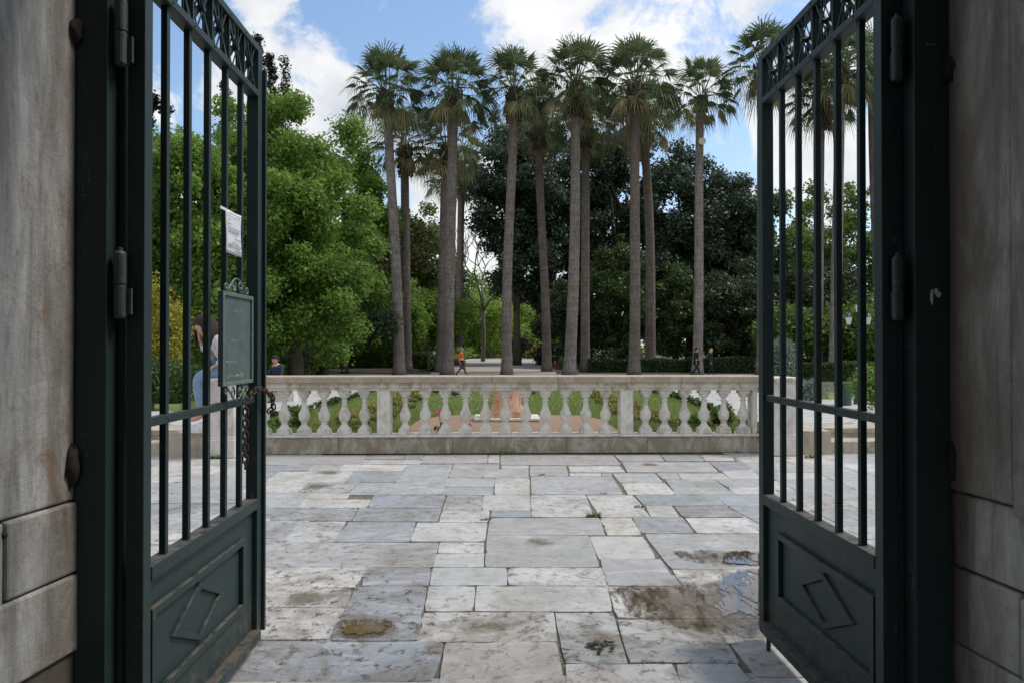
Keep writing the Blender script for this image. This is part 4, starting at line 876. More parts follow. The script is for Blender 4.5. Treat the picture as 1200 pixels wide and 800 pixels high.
def palm(label,pxb,pxt,pyc,Y,ci,bi,wb=.52,wt=.28,sc=1.0,mid=None,rot=0):
    """pxb: trunk foot, (pxt, pyc): crown heart"""
    x0=X(pxb,Y); top=at(pxt,pyc,Y); zg=gz(Y); t=thing('palm_tree',label,'palm',(x0,Y,zg),group='tall fan palms across the garden')
    tx=top.x-x0; hz=top.z-zg; P=[];rad=[]; g=random.Random(int(pxb*7+Y))
    N=26; b1=g.uniform(-.12,.12)
    for i in range(N+1):
        f=i/N; bend=(mid or 0)*math.sin(f*PI); P.append(Vector((tx*f+bend+b1*.4*math.sin(f*2*PI),0,-.1+(hz-.4)*f)))
        r=wb*(1+.42*math.exp(-f*22))*(1-f)+wt*f; r=wt*.93+(wb*.70-wt*.93)*(1-f)**1.1+.12*math.exp(-f*30); rad.append(r*(1+.012*g.uniform(-1,1)))
    q=MB(); q.tube(P,rad,18); q.build('trunk',PBARK,t,smooth=True,world=False)
    for nm,me in (('crown',CROWNS[ci][0]),('dead_leaves',CROWNS[ci][1]),('leaf_bases',BM[bi])):
        o=bpy.data.objects.new(nm,me); COL.objects.link(o); o.parent=t; o.location=(tx,0,hz+(0 if nm!='leaf_bases' else -.5)); o.rotation_euler=(g.uniform(-.07,.07),g.uniform(-.07,.07),rot); o.scale=(sc*(1.14 if nm!='leaf_bases' else 1),)*2+(sc*(1.12 if nm!='leaf_bases' else 1),)
    return t
Yf=38; Yb=43
palm('leftmost front palm, its trunk leaning left towards the top',468,452,96,Yf,0,1,.44,.25,1.08,rot=.3,mid=.1)
palm('shorter palm close behind the leftmost one, yellowish crown',477,474,160,Yb,1,0,.44,.27,1.05,rot=1.3)
palm('front palm second from the left with a straight pale trunk',524,532,96,Yf,2,1,.48,.26,1.08,rot=2.1)
palm('palm standing just behind left of the second front palm',516,523,160,Yb-1,3,0,.44,.27,1.05,rot=3)
palm('small far palm half hidden behind the second front palm',537,541,196,58,1,2,.5,.3,1.1,rot=4)
palm('third front palm with a thick clump of old leaf bases under its crown',594,603,92,Yf,1,0,.42,.25,1.0,rot=.9,mid=-.1)
palm('shorter thin palm behind, between the third and fourth front palms',641,631,132,Yb,3,0,.42,.24,1.0,rot=1.9)
palm('fourth front palm, trunk leaning right and streaked brown',667,674,86,Yf,2,0,.48,.26,1.05,rot=5,mid=.15)
palm('thin palm close behind right of the fourth front palm',686,686,130,Yb,0,0,.42,.26,1.0,rot=4.2)
palm('fifth front palm with the widest drooping crown',743,745,88,Yf,0,1,.44,.27,1.15,rot=2.6)
palm('palm behind the fifth, its trunk leaning left above a laurel',762,752,128,Yb,2,1,.48,.27,1.05,rot=1.1,mid=.25)
p6=palm('slim palm with a pale cut stub high on its trunk behind the couple',817,821,102,Yf,3,2,.40,.23,.95,rot=.2)
palm('tall palm just left of the free edge of the right gate leaf',893,893,66,Yf,1,1,.44,.26,1.05,rot=3.3)
palm('palm seen between the middle bars of the right gate leaf',957,962,106,Yf+2,2,0,.44,.26,1.0,rot=4.6)
palm('tall palm seen between the last bars of the right gate leaf',978,985,70,Yf,0,1,.46,.27,1.05,rot=5.5)
palm('palm at the right end beside the hinge of the right gate leaf',1031,1022,66,Yf+3,3,1,.46,.27,1.1,rot=.7)
palm('small far palm left of the second front palm, low among the clouds',521,524,205,62,3,2,.4,.3,1.0,rot=2)
c_=at(821,168,Yf); q=MB(); q.tube([(c_.x,Yf-.30,c_.z),(c_.x-.02,Yf-.40,c_.z)],[.2,.2],18); q.build('cut_stub',CUT,p6)
# low fan palm by the path
t=thing('fan_palm','low young fan palm behind the orange vested walker','palm',(X(543,48),48,0)); q=MB(); g=random.Random(8)
for i in range(16):
    a=i*2.4; el=R(g.uniform(15,70)); fan(q,Vector((0,0,.6)),(math.cos(a)*math.cos(el),math.sin(a)*math.cos(el),math.sin(el)),.8,.55,900+i,.4,12)
q.build('crown',L_BRIGHT,t,world=False); q=MB(); q.tube([(0,0,-.1),(0,0,.6)],[.16,.13],8); q.build('trunk',PBARK,t,world=False)

# ------------------------------------------------------------------ small furniture
t=thing('lamp_post','dark green lamp post with three frosted lanterns beyond the right gate leaf','lamp post',(X(1006,15.8),15.8,gz(15.8)))
q=MB(); q.lathe([(.11,0),(.11,.1),(.075,.14),(.075,.42),(.05,.5),(.035,.6),(.03,1.9),(.04,1.95),(.03,2.0),(.02,2.15)],seg=14); q.build('post',LAMPG,t,smooth=False,world=False)
for s in (-1,1):
    q=MB(); q.tube([(0,0,1.78),(s*.10,0,1.72),(s*.20,0,1.76),(s*.23,0,1.86)],.013,7); q.build('arm',LAMPG,t,world=False)
for x,z in ((-.23,1.86),(.23,1.86),(0,2.15)):
    q=MB(); q.lathe([(.045,0),(.085,.17)],(x,0,z),6); l_=q.build('lantern',GLASS,t,world=False)
    q=MB(); q.lathe([(.095,.17),(.05,.23),(.015,.26),(.012,.3)],(x,0,z),6); q.lathe([(.02,-.03),(.05,0)],(x,0,z),6); o=q.build('cap',LAMPG,l_,world=False)
t=thing('litter_bin','dark green litter bin on the grass beyond the right gate leaf','bin',(X(988,15.4),15.4,gz(15.4)))
q=MB(); q.lathe([(.16,0),(.17,.02),(.185,.46),(.175,.47),(.16,.2)],seg=20); q.build('body',TEAL,t,world=False)
q=MB(); q.lathe([(.2,.46),(.205,.49),(.2,.52),(.18,.5)],seg=20); q.build('rim',TEAL,t,world=False)
q=MB(); 
t=thing('sign','small green information sign on a thin post behind the seated man','sign',(X(362,36),36,gz(36)))
q=MB(); q.tube([(0,0,-.1),(0,0,1.9)],.03,8); q.build('post',SIGNG,t,world=False)
q=MB(); q.box(-.29,.29,-.05,-.03,1.72,2.05); q.build('panel',SIGNG,t,world=False,bevel=.01)
q=MB(); g=random.Random(2)
for z in (1.96,1.89,1.82):
    x=-.22
    while x<.2: w=g.uniform(.03,.08); q.box(x,x+w,-.053,-.0505,z,z+.025); x+=w+.02
q.build('lettering',WHITE,t,world=False)
t=thing('fire_hydrant','small red fire hydrant at the foot of a palm trunk','hydrant',(X(650,43.5),43.5,0))
q=MB(); q.lathe([(.14,0),(.14,.08),(.09,.12),(.09,.85),(.12,.9),(.12,.97),(.07,1.08),(.03,1.15)],seg=14); q.build('body',REDP,t,world=False)
q=MB(); q.tube([(-.17,0,.75),(.17,0,.75)],.055,10); q.build('outlet',REDP,t,world=False)
t=thing('litter_bin','dark litter bin at the right end of the gravel path','bin',(X(634,60),60,0))
q=MB(); q.lathe([(.4,0),(.45,1.1),(.47,1.15),(.1,1.3)],seg=14); q.build('body',LAMPG,t,world=False); q=MB(); q.lathe([(.48,1.1),(.5,1.2),(.48,1.22)],seg=14); q.build('rim',LAMPG,t,world=False)
t=thing('wooden_post','thin brown wooden post in front of the clipped bush','post',(X(502,43),43,0))
q=MB(); q.box(-.05,.05,-.05,.05,-.05,1.5); q.build('shaft',BROWNC,t,world=False,bevel=.01); q=MB(); q.box(-.07,.07,-.07,.07,1.5,1.54); q.build('cap',BROWNC,t,world=False)
t=thing('fence','thin dark railing at the far end of the gravel path','fence',(X(600,88),88,0))
q=MB(); x0,x1=X(565,88)-X(600,88),X(632,88)-X(600,88)
for z in (.25,1.35): q.box(x0,x1,-.03,.03,z,z+.06)
q.build('rails',LAMPG,t,world=False); 
for i in range(24):
    q=MB(); x=x0+(x1-x0)*i/23; q.box(x-.03,x+.03,-.02,.02,0,1.5); q.build('picket',LAMPG,t,world=False)
b=MB(); b.box(X(372,44.8),X(515,44.8),44.7,44.95,-.02,.14); tag(b.build('kerb',STEP),kind='structure')
for o in bpy.data.objects:
    if o.name=='fire_hydrant': o.scale=(.6,.6,.6)

# pigeons
for i,(px,py,rz,lab) in enumerate(((512,461,.4,'dark pigeon on the lawn, left of the pair'),(533,464,2.6,'dark pigeon on the lawn, right of the pair'),(625,462,1.2,'dark pigeon alone on the lawn right of the marble stand'))):
    p=ong(px,py+1.5); q=MB(); V_=[]
    q.blob((0,0,.105),(.10,.055,.055),12,9); q.blob((.085,0,.165),(.03,.025,.03),10,8); q.tube([(.05,0,.12),(.075,0,.145),(.085,0,.165)],[.042,.03,.024],9)
    q.add([(-.07,-.03,.11),(-.07,.03,.11),(-.19,.025,.085),(-.19,-.025,.085),(-.07,0,.09),(-.19,0,.075)],[(0,1,2,3),(0,3,5,4),(1,4,5,2)])
    q.tube([(.11,0,.163),(.135,0,.158)],[.008,.002],6)
    for s in (-1,1): q.tube([(0,s*.02,.06),(.005,s*.02,.0)],.005,5)
    o=q.build('pigeon',PIGEON,smooth=True); o.location=p; o.rotation_euler=(0,0,rz); o.scale=(1.15,)*3; tag(o,lab,'pigeon','pigeons on the lawn')

# ------------------------------------------------------------------ people
def skin(name,J,E,mat,parent,root,sub=2,k=1.0):
    names=list(J); me=bpy.data.meshes.new(name); me.from_pydata([J[n][0] for n in names],[(names.index(a),names.index(b_)) for a,b_ in E],[]) ; me.update()
    o=bpy.data.objects.new(name,me); COL.objects.link(o)
    sm=o.modifiers.new('s','SKIN'); sm.use_smooth_shade=True
    for i,n in enumerate(names):
        r=J[n][1]; r=(r,r) if not hasattr(r,'__len__') else r
        sv=me.skin_vertices[0].data[i]; sv.radius=(r[0]*k,r[1]*k); sv.use_root=(n==root)
    ss=o.modifiers.new('u','SUBSURF'); ss.levels=sub; ss.render_levels=sub
    dg=bpy.context.evaluated_depsgraph_get(); m2=bpy.data.meshes.new_from_object(o.evaluated_get(dg)); bpy.data.objects.remove(o); 
    return m2
def joinmesh(parts):
    bm=bmesh.new()
    for p in parts: bm.from_mesh(p)
    me=bpy.data.meshes.new('body'); bm.to_mesh(me); bm.free(); return me
def headmesh(c,s,yaw,pitch,roll=0):
    """ellipsoid head with nose, brow, chin and ears; local -Y is the face"""
    bm=bmesh.new(); bmesh.ops.create_icosphere(bm,subdivisions=4,radius=1)
    for v in bm.verts:
        x,y,z=v.co; 
        X_,Y_,Z_=x*.078,y*.098,z*.118
        if z<-.1: X_*=1-.38*(-z-.1); 
        if z<-.2 and y<0: Y_*=1.0+.04; 
        if z<-.25 and y>0: Y_*=1-.5*(-z-.25)
        if y<-.75: Y_+=.006
        ns=math.exp(-((x/.16)**2))*math.exp(-(((z+.12)/.2)**2)); Y_-=(.024*ns if y<0 else 0)
        for sx in (-1,1):
            e=math.exp(-(((x-sx*.38)/.2)**2)-(((z-.08)/.13)**2)); Y_+=(.010*e if y<0 else 0)
            br_=math.exp(-(((x-sx*.35)/.3)**2)-(((z-.28)/.08)**2)); Y_-=(.005*br_ if y<0 else 0)
        lp=math.exp(-((x/.3)**2)-(((z+.48)/.09)**2)); Y_-=(.007*lp if y<0 else 0)
        v.co=(X_,Y_,Z_)
    for sx in (-1,1):
        r=bmesh.ops.create_icosphere(bm,subdivisions=2,radius=1)
        for v in r['verts']: v.co=Vector((sx*.078+v.co.x*.010,v.co.y*.02+.01,v.co.z*.032-.005))
    M=Matrix.Translation(c)@Matrix.Rotation(yaw,4,'Z')@Matrix.Rotation(pitch,4,'X')@Matrix.Rotation(roll,4,'Y')@Matrix.Scale(s,4)
    bm.transform(M); me=bpy.data.meshes.new('h'); bm.to_mesh(me); bm.free(); return me,M
def face_marks(M,parent):
    q=MB()
    for sx in (-1,1): q.blob(M@Vector((sx*.030,-.092,.010)),(.010,.010,.006),8,6)
    q.build('eyes',HAIR_D,parent,smooth=True); q=MB(); q.blob(M@Vector((0,-.094,-.058)),(.02,.008,.006),8,6); q.build('lips',ROSE_LIP,parent,smooth=True)
ROSE_LIP=flat('lips',(.42,.16,.13),.5)
def haircap(M,mat,parent,long=0,name='hair',vol=1.12):
    bm=bmesh.new(); bmesh.ops.create_icosphere(bm,subdivisions=4,radius=1); g=random.Random(3)
    kill=[]
    for v in bm.verts:
        x,y,z=v.co; n=1+.02*math.sin(x*17+z*5)+.02*math.sin(y*23)
        v.co=(x*.086*vol*n,(y*.104+.012)*vol*n,(z*.124+.006)*vol*n)
        if (y<-.45 and z<.28) or z<-.45 or (y<-.05 and z<.05 and long==0): kill.append(v)
    bmesh.ops.delete(bm,geom=kill,context='VERTS')
    if long:
        for i in range(30):
            a=R(-70+i*10.5)+PI/2*0; x=math.sin(a)*0
        for i in range(34):
            an=R(-10)+R(200)*i/33; bx=math.cos(an)*.085; by=math.sin(an)*.10+.01
            pts=[Vector((bx,by,.03)),Vector((bx*1.12,by*1.1+.01,-.08)),Vector((bx*1.1,by*1.05+.015,-.08-long*.5)),Vector((bx*.9+g.uniform(-.02,.02),by*.95+g.uniform(-.02,.02),-.08-long))]
            q=MB(); q.tube(pts,[.020,.022,.018,.006],6); m2=q.mesh(); bm.from_mesh(m2)
    bm.transform(M); me=bpy.data.meshes.new(name); bm.to_mesh(me); bm.free(); return link(name,me,mat,parent,smooth=True)
def hand(wrist,dirv,palm_n,s=1.0,curl=.5,thumb=1):
    """palm with five separate fingers, as skinned chains"""
    d=Vector(dirv).normalized(); n=Vector(palm_n); n=(n-d*n.dot(d)).normalized(); w=d.cross(n).normalized(); wr=Vector(wrist)
    parts=[]; pb=wr+d*.085*s
    parts.append(skin('p',{'a':(wr-d*.02*s,(.024*s,.02*s)),'b':(wr+d*.03*s,(.034*s,.017*s)),'c':(pb,(.038*s,.014*s))},[('a','b'),('b','c')],None,None,'a',1))
    for i,(o,L) in enumerate(((-.03,.068),(-.010,.078),(.010,.073),(.029,.058))):
        b0=pb+w*o*s-d*.02*s; a1=curl*.4; a2=curl*.9; a3=curl*1.3
        p1=b0+d*.02*s+(d*math.cos(a1)+n*math.sin(a1))*L*.42*s; p2=p1+(d*math.cos(a2)+n*math.sin(a2))*L*.32*s; p3=p2+(d*math.cos(a3)+n*math.sin(a3))*L*.26*s
        parts.append(skin('f',{'a':(b0,.009*s),'b':(p1,.0088*s),'c':(p2,.008*s),'d':(p3,.0068*s)},[('a','b'),('b','c'),('c','d')],None,None,'a',1))
    t0=wr+d*.025*s-w*.02*s*thumb; t1=t0+(d*.5-w*.8*thumb+n*.25).normalized()*.035*s; t2=t1+(d*.8-w*.35*thumb+n*.35).normalized()*.032*s; t3=t2+(d*.9+n*.3).normalized()*.022*s
    parts.append(skin('t',{'a':(t0,.012*s),'b':(t1,.0105*s),'c':(t2,.0092*s),'d':(t3,.0075*s)},[('a','b'),('b','c'),('c','d')],None,None,'a',1))
    return joinmesh(parts)

# seated woman (pose read off the photograph, her side towards us, facing left)
def woman():
    s=1.36; Yw=9.98
    def A(px,py,dy=0): return at(px,py,Yw+dy)
    t=thing('person','long haired woman in pale sweater and jeans sitting on the left pedestal','person',(X(262,Yw),Yw,1.125))
    hip=A(272,431,.08); chest=A(264,411,.08); sh=A(258,398,.08); neck=A(252,394,.06); headc=A(240,384,.05)
    kL=A(232,441,-.12); kR=A(236,439,.22); aL=A(235,478,-.10); aR=A(243,474,.22)
    shL=A(259,400,-.13); shR=A(257,398,.30); elL=A(262,421,-.20); haL=A(250,428,-.16); elR=A(248,420,.16); haR=A(236,403,.02)
    J={'hip':(hip,(.17,.13)),'waist':(hip.lerp(chest,.55),(.15,.12)),'chest':(chest,(.17,.13)),'sh':(sh,(.13,.10)),'neck':(neck,.062),'head':(headc,.075),
       'thL':(hip+Vector((-.05,-.13,-.02)),.11),'kL':(kL,.085),'caL':(kL.lerp(aL,.35),.075),'aL':(aL,.05),'fL':(aL+Vector((-.14,-.0,-.16)),.04),'aL2':(aL+Vector((0,0,-.12)),.05),
       'thR':(hip+Vector((-.05,.14,-.02)),.11),'kR':(kR,.085),'caR':(kR.lerp(aR,.35),.075),'aR':(aR,.05),'aR2':(aR+Vector((0,0,-.12)),.05),'fR':(aR+Vector((-.14,0,-.16)),.04),
       'sL':(shL,.075),'eL':(elL,.058),'wL':(haL+Vector((.05,0,.01)),.036),'sR':(shR,.075),'eR':(elR,.058),'wR':(haR,.036)}
    E=[('hip','waist'),('waist','chest'),('chest','sh'),('sh','neck'),('neck','head'),('hip','thL'),('thL','kL'),('kL','caL'),('caL','aL'),('aL','aL2'),('aL2','fL'),('hip','thR'),('thR','kR'),('kR','caR'),('caR','aR'),('aR','aR2'),('aR2','fR'),('sh','sL'),('sL','eL'),('eL','wL'),('sh','sR'),('sR','eR'),('eR','wR')]
    body=skin('b',J,E,None,None,'hip',2)
    hm,M=headmesh(headc,s*1.02,R(-72),R(24))
    h1=hand(J['wL'][0],Vector((-.8,-.1,-.45)),(0,0,-1),s,.35,-1); h2=hand(haR,Vector((-.25,-.05,.9)),(1,0,.2),s,1.1)
    link('body',joinmesh([body,hm,h1,h2]),SKIN,t,smooth=True); face_marks(M,t)
    def sub(names,edges,k,root,mat,nm,over=None):
        J2={n:(J[n][0],tuple(q*k for q in (J[n][1] if hasattr(J[n][1],'__len__') else (J[n][1],)*2))) for n in names}
        if over: J2.update(over)
        link(nm,skin(nm,J2,edges,None,None,root,2),mat,t,smooth=True)
    sub(['hip','waist','chest','sh','sL','eL','wL','sR','eR','wR'],[e for e in E if e[0] in('waist','chest','eL','eR','sL','sR') or e==('hip','waist') or e in (('sh','sL'),('sh','sR'))],1.16,'hip',SWEAT,'sweater')
    sub(['hip','thL','kL','caL','aL','thR','kR','caR','aR'],[e for e in E if e in (('hip','thL'),('thL','kL'),('kL','caL'),('caL','aL'),('hip','thR'),('thR','kR'),('kR','caR'),('caR','aR'))],1.17,'hip',DENIM,'jeans')
    haircap(M,HAIR_B,t,long=.17,vol=1.1)
    for a in (aL,aR):
        q=MB(); f=a.copy(); f.z=.342
        q.blob(f+Vector((-.09,0,.045)),(.19,.068,.052),16,10); q.blob(f+Vector((.02,0,.085)),(.085,.062,.07),14,9); q.box(f.x-.28,f.x+.10,f.y-.06,f.y+.06,f.z+.002,f.z+.03); q.build('shoe',SHOE,t,smooth=True)
    q=MB(); p=haR+Vector((-.07,-.02,.1)); q.box(p.x-.008,p.x+.008,p.y-.05,p.y+.05,p.z-.09,p.z+.1); q.build('phone',PHONE,t)
woman()

def person(label,px,Y,zg,hgt,yaw,top,legs,hairm,pose='walk',haircut=0,seed=1,vest=False,coat=0,stride=.5,sitz=None):
    """figure of height hgt at pixel column px; local frame faces -Y then turned by yaw"""
    k=hgt/1.72; t=thing('person',label,'person',(X(px,Y),Y,zg)); M0=Matrix.Translation((X(px,Y),Y,zg))@Matrix.Rotation(yaw,4,'Z')
    W=lambda x,y,z: M0@Vector((x*k,y*k,z*k))
    if pose=='walk':
        st=stride; hipz=.90
        L={'hip':(0,0,hipz),'kL':(.09,-.16*st*1.2,.50),'aL':(.09,-.42*st,.09),'fL':(.09,-.42*st-.15,.035),'kR':(-.09,-.02,.50),'aR':(-.09,.42*st,.12),'fR':(-.09,.42*st-.13,.035),
           'waist':(0,0,1.08),'chest':(0,-.02,1.27),'sh':(0,-.02,1.40),'neck':(0,-.03,1.48),'head':(0,-.05,1.58),'sL':(.18,-.01,1.40),'eL':(.23,.06*st,1.13),'wL':(.22,-.08-.12*st,.92 if not coat else .95),'sR':(-.18,-.01,1.40),'eR':(-.23,.05+.1*st,1.13),'wR':(-.22,-.03+.1*st,.88)}
    else:
        L={'hip':(0,0,.52),'kL':(.11,-.44,.52),'aL':(.11,-.40,.08),'fL':(.11,-.55,.035),'kR':(-.11,-.44,.52),'aR':(-.11,-.44,.08),'fR':(-.11,-.58,.035),
           'waist':(0,-.02,.70),'chest':(0,-.06,.90),'sh':(0,-.09,1.03),'neck':(0,-.12,1.11),'head':(0,-.15,1.21),'sL':(.18,-.08,1.03),'eL':(.22,-.15,.78),'wL':(.12,-.36,.66),'sR':(-.18,-.08,1.03),'eR':(-.22,-.15,.78),'wR':(-.10,-.36,.66)}
    Rr={'hip':(.15,.115),'waist':(.135,.10),'chest':(.155,.11),'sh':(.11,.08),'neck':.052,'head':.06,'kL':.06,'kR':.06,'aL':.038,'aR':.038,'fL':.03,'fR':.03,'sL':.06,'sR':.06,'eL':.044,'eR':.044,'wL':.028,'wR':.028,'tL':.088,'tR':.088}
    L['tL']=(.09,L['kL'][1]*.3,L['hip'][2]-.05); L['tR']=(-.09,L['kR'][1]*.3,L['hip'][2]-.05)
    J={n:(W(*L[n]),tuple(q*k for q in (Rr[n] if hasattr(Rr[n],'__len__') else (Rr[n],)*2))) for n in L}
    E=[('hip','waist'),('waist','chest'),('chest','sh'),('sh','neck'),('neck','head')]+[(a+x if a in('t','k','a','s','e') else a,b_+x) for x in 'LR' for a,b_ in (('hip','t'),('t','k'),('k','a'),('a','f'),('sh','s'),('s','e'),('e','w'))]
    body=skin('b',J,E,None,None,'hip',1)
    hm,M=headmesh(J['head'][0],k*.98,yaw,R(8 if pose=='walk' else 18))
    hs=[hand(J['w'+x][0],(M0.to_3x3()@Vector((0,-.4,-.9))),M0.to_3x3()@Vector((-1 if x=='L' else 1,0,0)),k,.5,1 if x=='L' else -1) for x in 'LR']
    link('body',joinmesh([body,hm]+hs),SKIN,t,smooth=True); face_marks(M,t)
    def sub(names,kk,mat,nm,root='hip'):
        J2={n:(J[n][0],tuple(q*kk for q in J[n][1])) for n in names}
        if 'neck' in J2: J2['neck']=(J['sh'][0].lerp(J['neck'][0],.55),tuple(q*1.25 for q in J['neck'][1]))
        link(nm,skin(nm,J2,[e for e in E if e[0] in names and e[1] in names],None,None,root,1),mat,t,smooth=True)
    sub(['hip','tL','kL','aL','tR','kR','aR'],1.2,legs,'trousers'); sub(['hip','waist','chest','sh','neck','sL','eL','wL','sR','eR','wR'],1.2,top,'jacket' if coat or vest else 'sweater')
    if coat:
        q=MB(); R3=M0.to_3x3(); 
        vs=[];n=16
        for z,r in ((1.2,.17),(1.0,.18),(.8,.215),(.62,.235)):
            vs+=[W(r*math.cos(2*PI*i/n),r*.72*math.sin(2*PI*i/n),z) for i in range(n)]
        q.add(vs,[(j*n+i,j*n+(i+1)%n,(j+1)*n+(i+1)%n,(j+1)*n+i) for j in range(3) for i in range(n)]); q.build('coat_skirt',top,t,smooth=True)
    if vest:
        def band(z0,z1,r,mat,nm):
            q=MB(); n=18; vs=[W(r*1.12*math.cos(2*PI*i/n),-.01+r*.80*math.sin(2*PI*i/n),z) for z in (z0,z1) for i in range(n)]; q.add(vs,[(i,(i+1)%n,n+(i+1)%n,n+i) for i in range(n)]); q.build(nm,mat,t,smooth=True)
        band(.98,1.08,.178,REFL,'reflective_band'); band(.84,.98,.182,NAVY,'jacket_hem')
    for x in 'LR':
        a=J['a'+x][0]; f=J['f'+x][0]; q=MB(); q.tube([a+Vector((0,0,-.02*k)),a.lerp(f,.4),f],[.05*k,.05*k,.038*k],10); q.build('shoe',BLACKC,t,smooth=True)
    haircap(M,hairm,t,long=haircut,vol=1.13); return t
px_h=lambda px,Y,top,bot: (at(px,top,Y).z-at(px,bot,Y).z)
person('walker in an orange safety vest and brown trousers on the path between palms',540.5,36.5,gz(36.5),1.50,R(75),ORANGE,BROWNC,HAIR_G,vest=True,stride=.75)
person('dark haired person in a black jacket walking ahead of the fair haired companion',815.5,36,gz(36),1.52,R(78),BLACKC,BLACKC,HAIR_D,coat=0,stride=.6)
person('fair haired person in a long black coat walking behind another by the palm',832.5,36,gz(36),1.47,R(80),BLACKC,BLACKC,HAIR_BL,haircut=.12,coat=1,stride=.5)
person('dark haired person in a navy sweater sitting beyond the left end of the balustrade',327,17.0,gz(17)-.03,1.52,R(-25),NAVY,NAVY,HAIR_D,pose='sit')
# the low stone seat under the man
b=MB(); p=X(327,17.3); b.box(p-.45,p+.45,17.02,17.4,gz(17)-.05,gz(17)+.37); tag(b.build('stone_seat',PED,bevel=.01),'low pale stone block under the person in navy','seat')

# ------------------------------------------------------------------ light and sky
SUN_EL=R(58); SUN_AZ=R(80)      # azimuth measured from +Y towards +X
w=bpy.data.worlds.new("World"); scene.world=w; w.use_nodes=True; nt=w.node_tree; N=nt.nodes; bg=N['Background']
sky=N.new('ShaderNodeTexSky'); sky.sky_type='NISHITA'; sky.sun_disc=False; sky.sun_elevation=SUN_EL; sky.sun_rotation=SUN_AZ; sky.air_density=1.2; sky.dust_density=1.0; sky.ozone_density=1.5
tc=N.new('ShaderNodeTexCoord')
def M_(op,a,b_=0.0,c=None):
    n=N.new('ShaderNodeMath'); n.operation=op
    for s_,v in zip(n.inputs,(a,b_,c)):
        if v is None: continue
        if hasattr(v,'links'): nt.links.new(v,s_)
        else: s_.default_value=v
    return n.outputs[0]
sep=N.new('ShaderNodeSeparateXYZ'); nt.links.new(tc.outputs['Generated'],sep.inputs[0])
zz=M_('ADD',M_('MAXIMUM',sep.outputs['Z'],0.0),.22)
cmb=N.new('ShaderNodeCombineXYZ'); nt.links.new(M_('DIVIDE',sep.outputs['X'],zz),cmb.inputs[0]); nt.links.new(M_('DIVIDE',sep.outputs['Y'],zz),cmb.inputs[1])
def noise(scale,detail,rough,vec,dist=0,off=0):
    mp=N.new('ShaderNodeMapping'); mp.inputs['Location'].default_value=(off,off*.7,off*.3); nt.links.new(vec,mp.inputs[0])
    n=N.new('ShaderNodeTexNoise'); n.inputs['Scale'].default_value=scale; n.inputs['Detail'].default_value=detail; n.inputs['Roughness'].default_value=rough; n.inputs['Distortion'].default_value=dist; nt.links.new(mp.outputs[0],n.inputs['Vector']); return n.outputs['Fac']
big=noise(5.2,12,.62,tc.outputs['Generated'],.35,3.1); 
bias=None
for (px,py,rad,wt) in ((300,8,36,.16),(345,70,58,.2),(435,190,80,.16),(640,25,60,.2),(745,15,95,.22),(870,20,90,.22),(235,105,52,.2),(985,175,95,.2),(545,240,70,.16),(845,130,55,.06),(930,60,60,.12),
                       (470,20,75,-.22),(415,60,50,-.2),(550,30,48,-.2),(180,30,60,-.3),(245,20,40,-.2),(560,110,60,-.05),(865,185,60,.07),(700,120,60,.08),(400,150,50,.1),(1030,100,40,-.1),(385,20,40,-.18),(365,110,0.01,0),(330,25,18,-.1)):
    d=pdir(px,py).normalized(); vm=N.new('ShaderNodeVectorMath'); vm.operation='DOT_PRODUCT'; nt.links.new(tc.outputs['Generated'],vm.inputs[0]); vm.inputs[1].default_value=d
    cr=math.cos(math.atan(rad*1.6/800)); mr=N.new('ShaderNodeMapRange'); mr.interpolation_type='SMOOTHSTEP'; mr.inputs['From Min'].default_value=cr; mr.inputs['From Max'].default_value=1; mr.inputs['To Min'].default_value=0; mr.inputs['To Max'].default_value=wt*.48
    nt.links.new(vm.outputs['Value'],mr.inputs['Value']); bias=mr.outputs[0] if bias is None else M_('ADD',bias,mr.outputs[0])
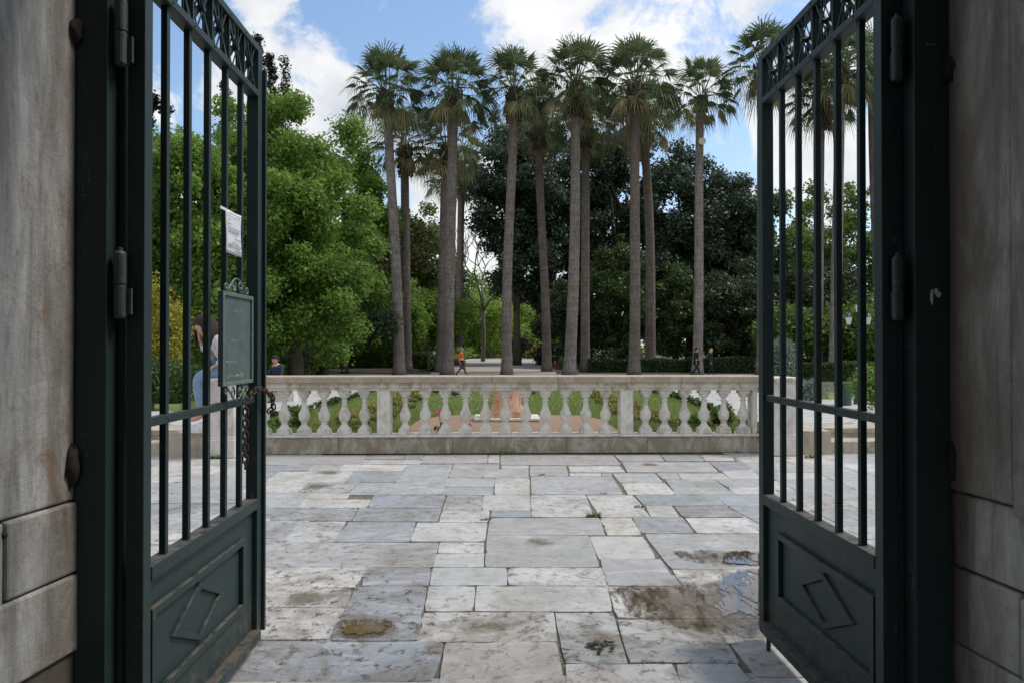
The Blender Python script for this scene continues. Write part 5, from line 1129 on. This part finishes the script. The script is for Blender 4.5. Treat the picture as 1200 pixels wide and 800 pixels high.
for dd_,rad,wt in (((0,-1,.35),75,.22),((-1,-.3,.3),60,.16),((1,-.3,.5),60,.10),((0,0,1),40,.08)):  # extra cloud out of view, added for more neutral light on the balustrade
    d=Vector(dd_).normalized(); vm=N.new('ShaderNodeVectorMath'); vm.operation='DOT_PRODUCT'; nt.links.new(tc.outputs['Generated'],vm.inputs[0]); vm.inputs[1].default_value=d
    mr=N.new('ShaderNodeMapRange'); mr.interpolation_type='SMOOTHSTEP'; mr.inputs['From Min'].default_value=math.cos(R(rad)); mr.inputs['From Max'].default_value=1; mr.inputs['To Min'].default_value=0; mr.inputs['To Max'].default_value=wt
    nt.links.new(vm.outputs['Value'],mr.inputs['Value']); bias=M_('ADD',bias,mr.outputs[0])
tot=M_('ADD',M_('MULTIPLY',M_('SUBTRACT',big,.5),2.3),M_('ADD',bias,.5))
ramp=N.new('ShaderNodeValToRGB'); ramp.color_ramp.elements[0].position=.43; ramp.color_ramp.elements[1].position=.66; nt.links.new(tot,ramp.inputs[0]); ramp.color_ramp.interpolation='EASE'
shade=N.new('ShaderNodeValToRGB'); nt.links.new(noise(5.5,8,.6,tc.outputs['Generated'],.2,9),shade.inputs[0]); e=shade.color_ramp.elements; e[0].position=.35; e[0].color=(5.2,5.5,5.9,1); e[1].position=.62; e[1].color=(7.9,7.85,7.8,1)
mx=N.new('ShaderNodeMix'); mx.data_type='RGBA'; nt.links.new(M_('MULTIPLY',ramp.outputs[0],.95),mx.inputs[0]); hs=N.new('ShaderNodeHueSaturation'); hs.inputs['Saturation'].default_value=1.05; hs.inputs['Value'].default_value=1.45; nt.links.new(sky.outputs[0],hs.inputs['Color']); nt.links.new(hs.outputs[0],mx.inputs[6]); nt.links.new(shade.outputs[0],mx.inputs[7])
nt.links.new(mx.outputs[2],bg.inputs['Color']); bg.inputs['Strength'].default_value=.1
sd=bpy.data.lights.new('sun','SUN'); sd.energy=2.0; sd.angle=R(12); sd.color=(1,.95,.87); so=bpy.data.objects.new('sun',sd); COL.objects.link(so)
dv=Vector((math.sin(SUN_AZ)*math.cos(SUN_EL),math.cos(SUN_AZ)*math.cos(SUN_EL),math.sin(SUN_EL))); so.rotation_euler=(-dv).to_track_quat('-Z','Y').to_euler()
vs=scene.view_settings; vs.view_transform='Standard'; vs.look='None'; vs.gamma=1; vs.use_curve_mapping=False; vs.exposure=.38
scene.render.engine='CYCLES'; scene.render.resolution_x=1024; scene.render.resolution_y=682
scene.cycles.max_bounces=6; scene.cycles.transparent_max_bounces=8
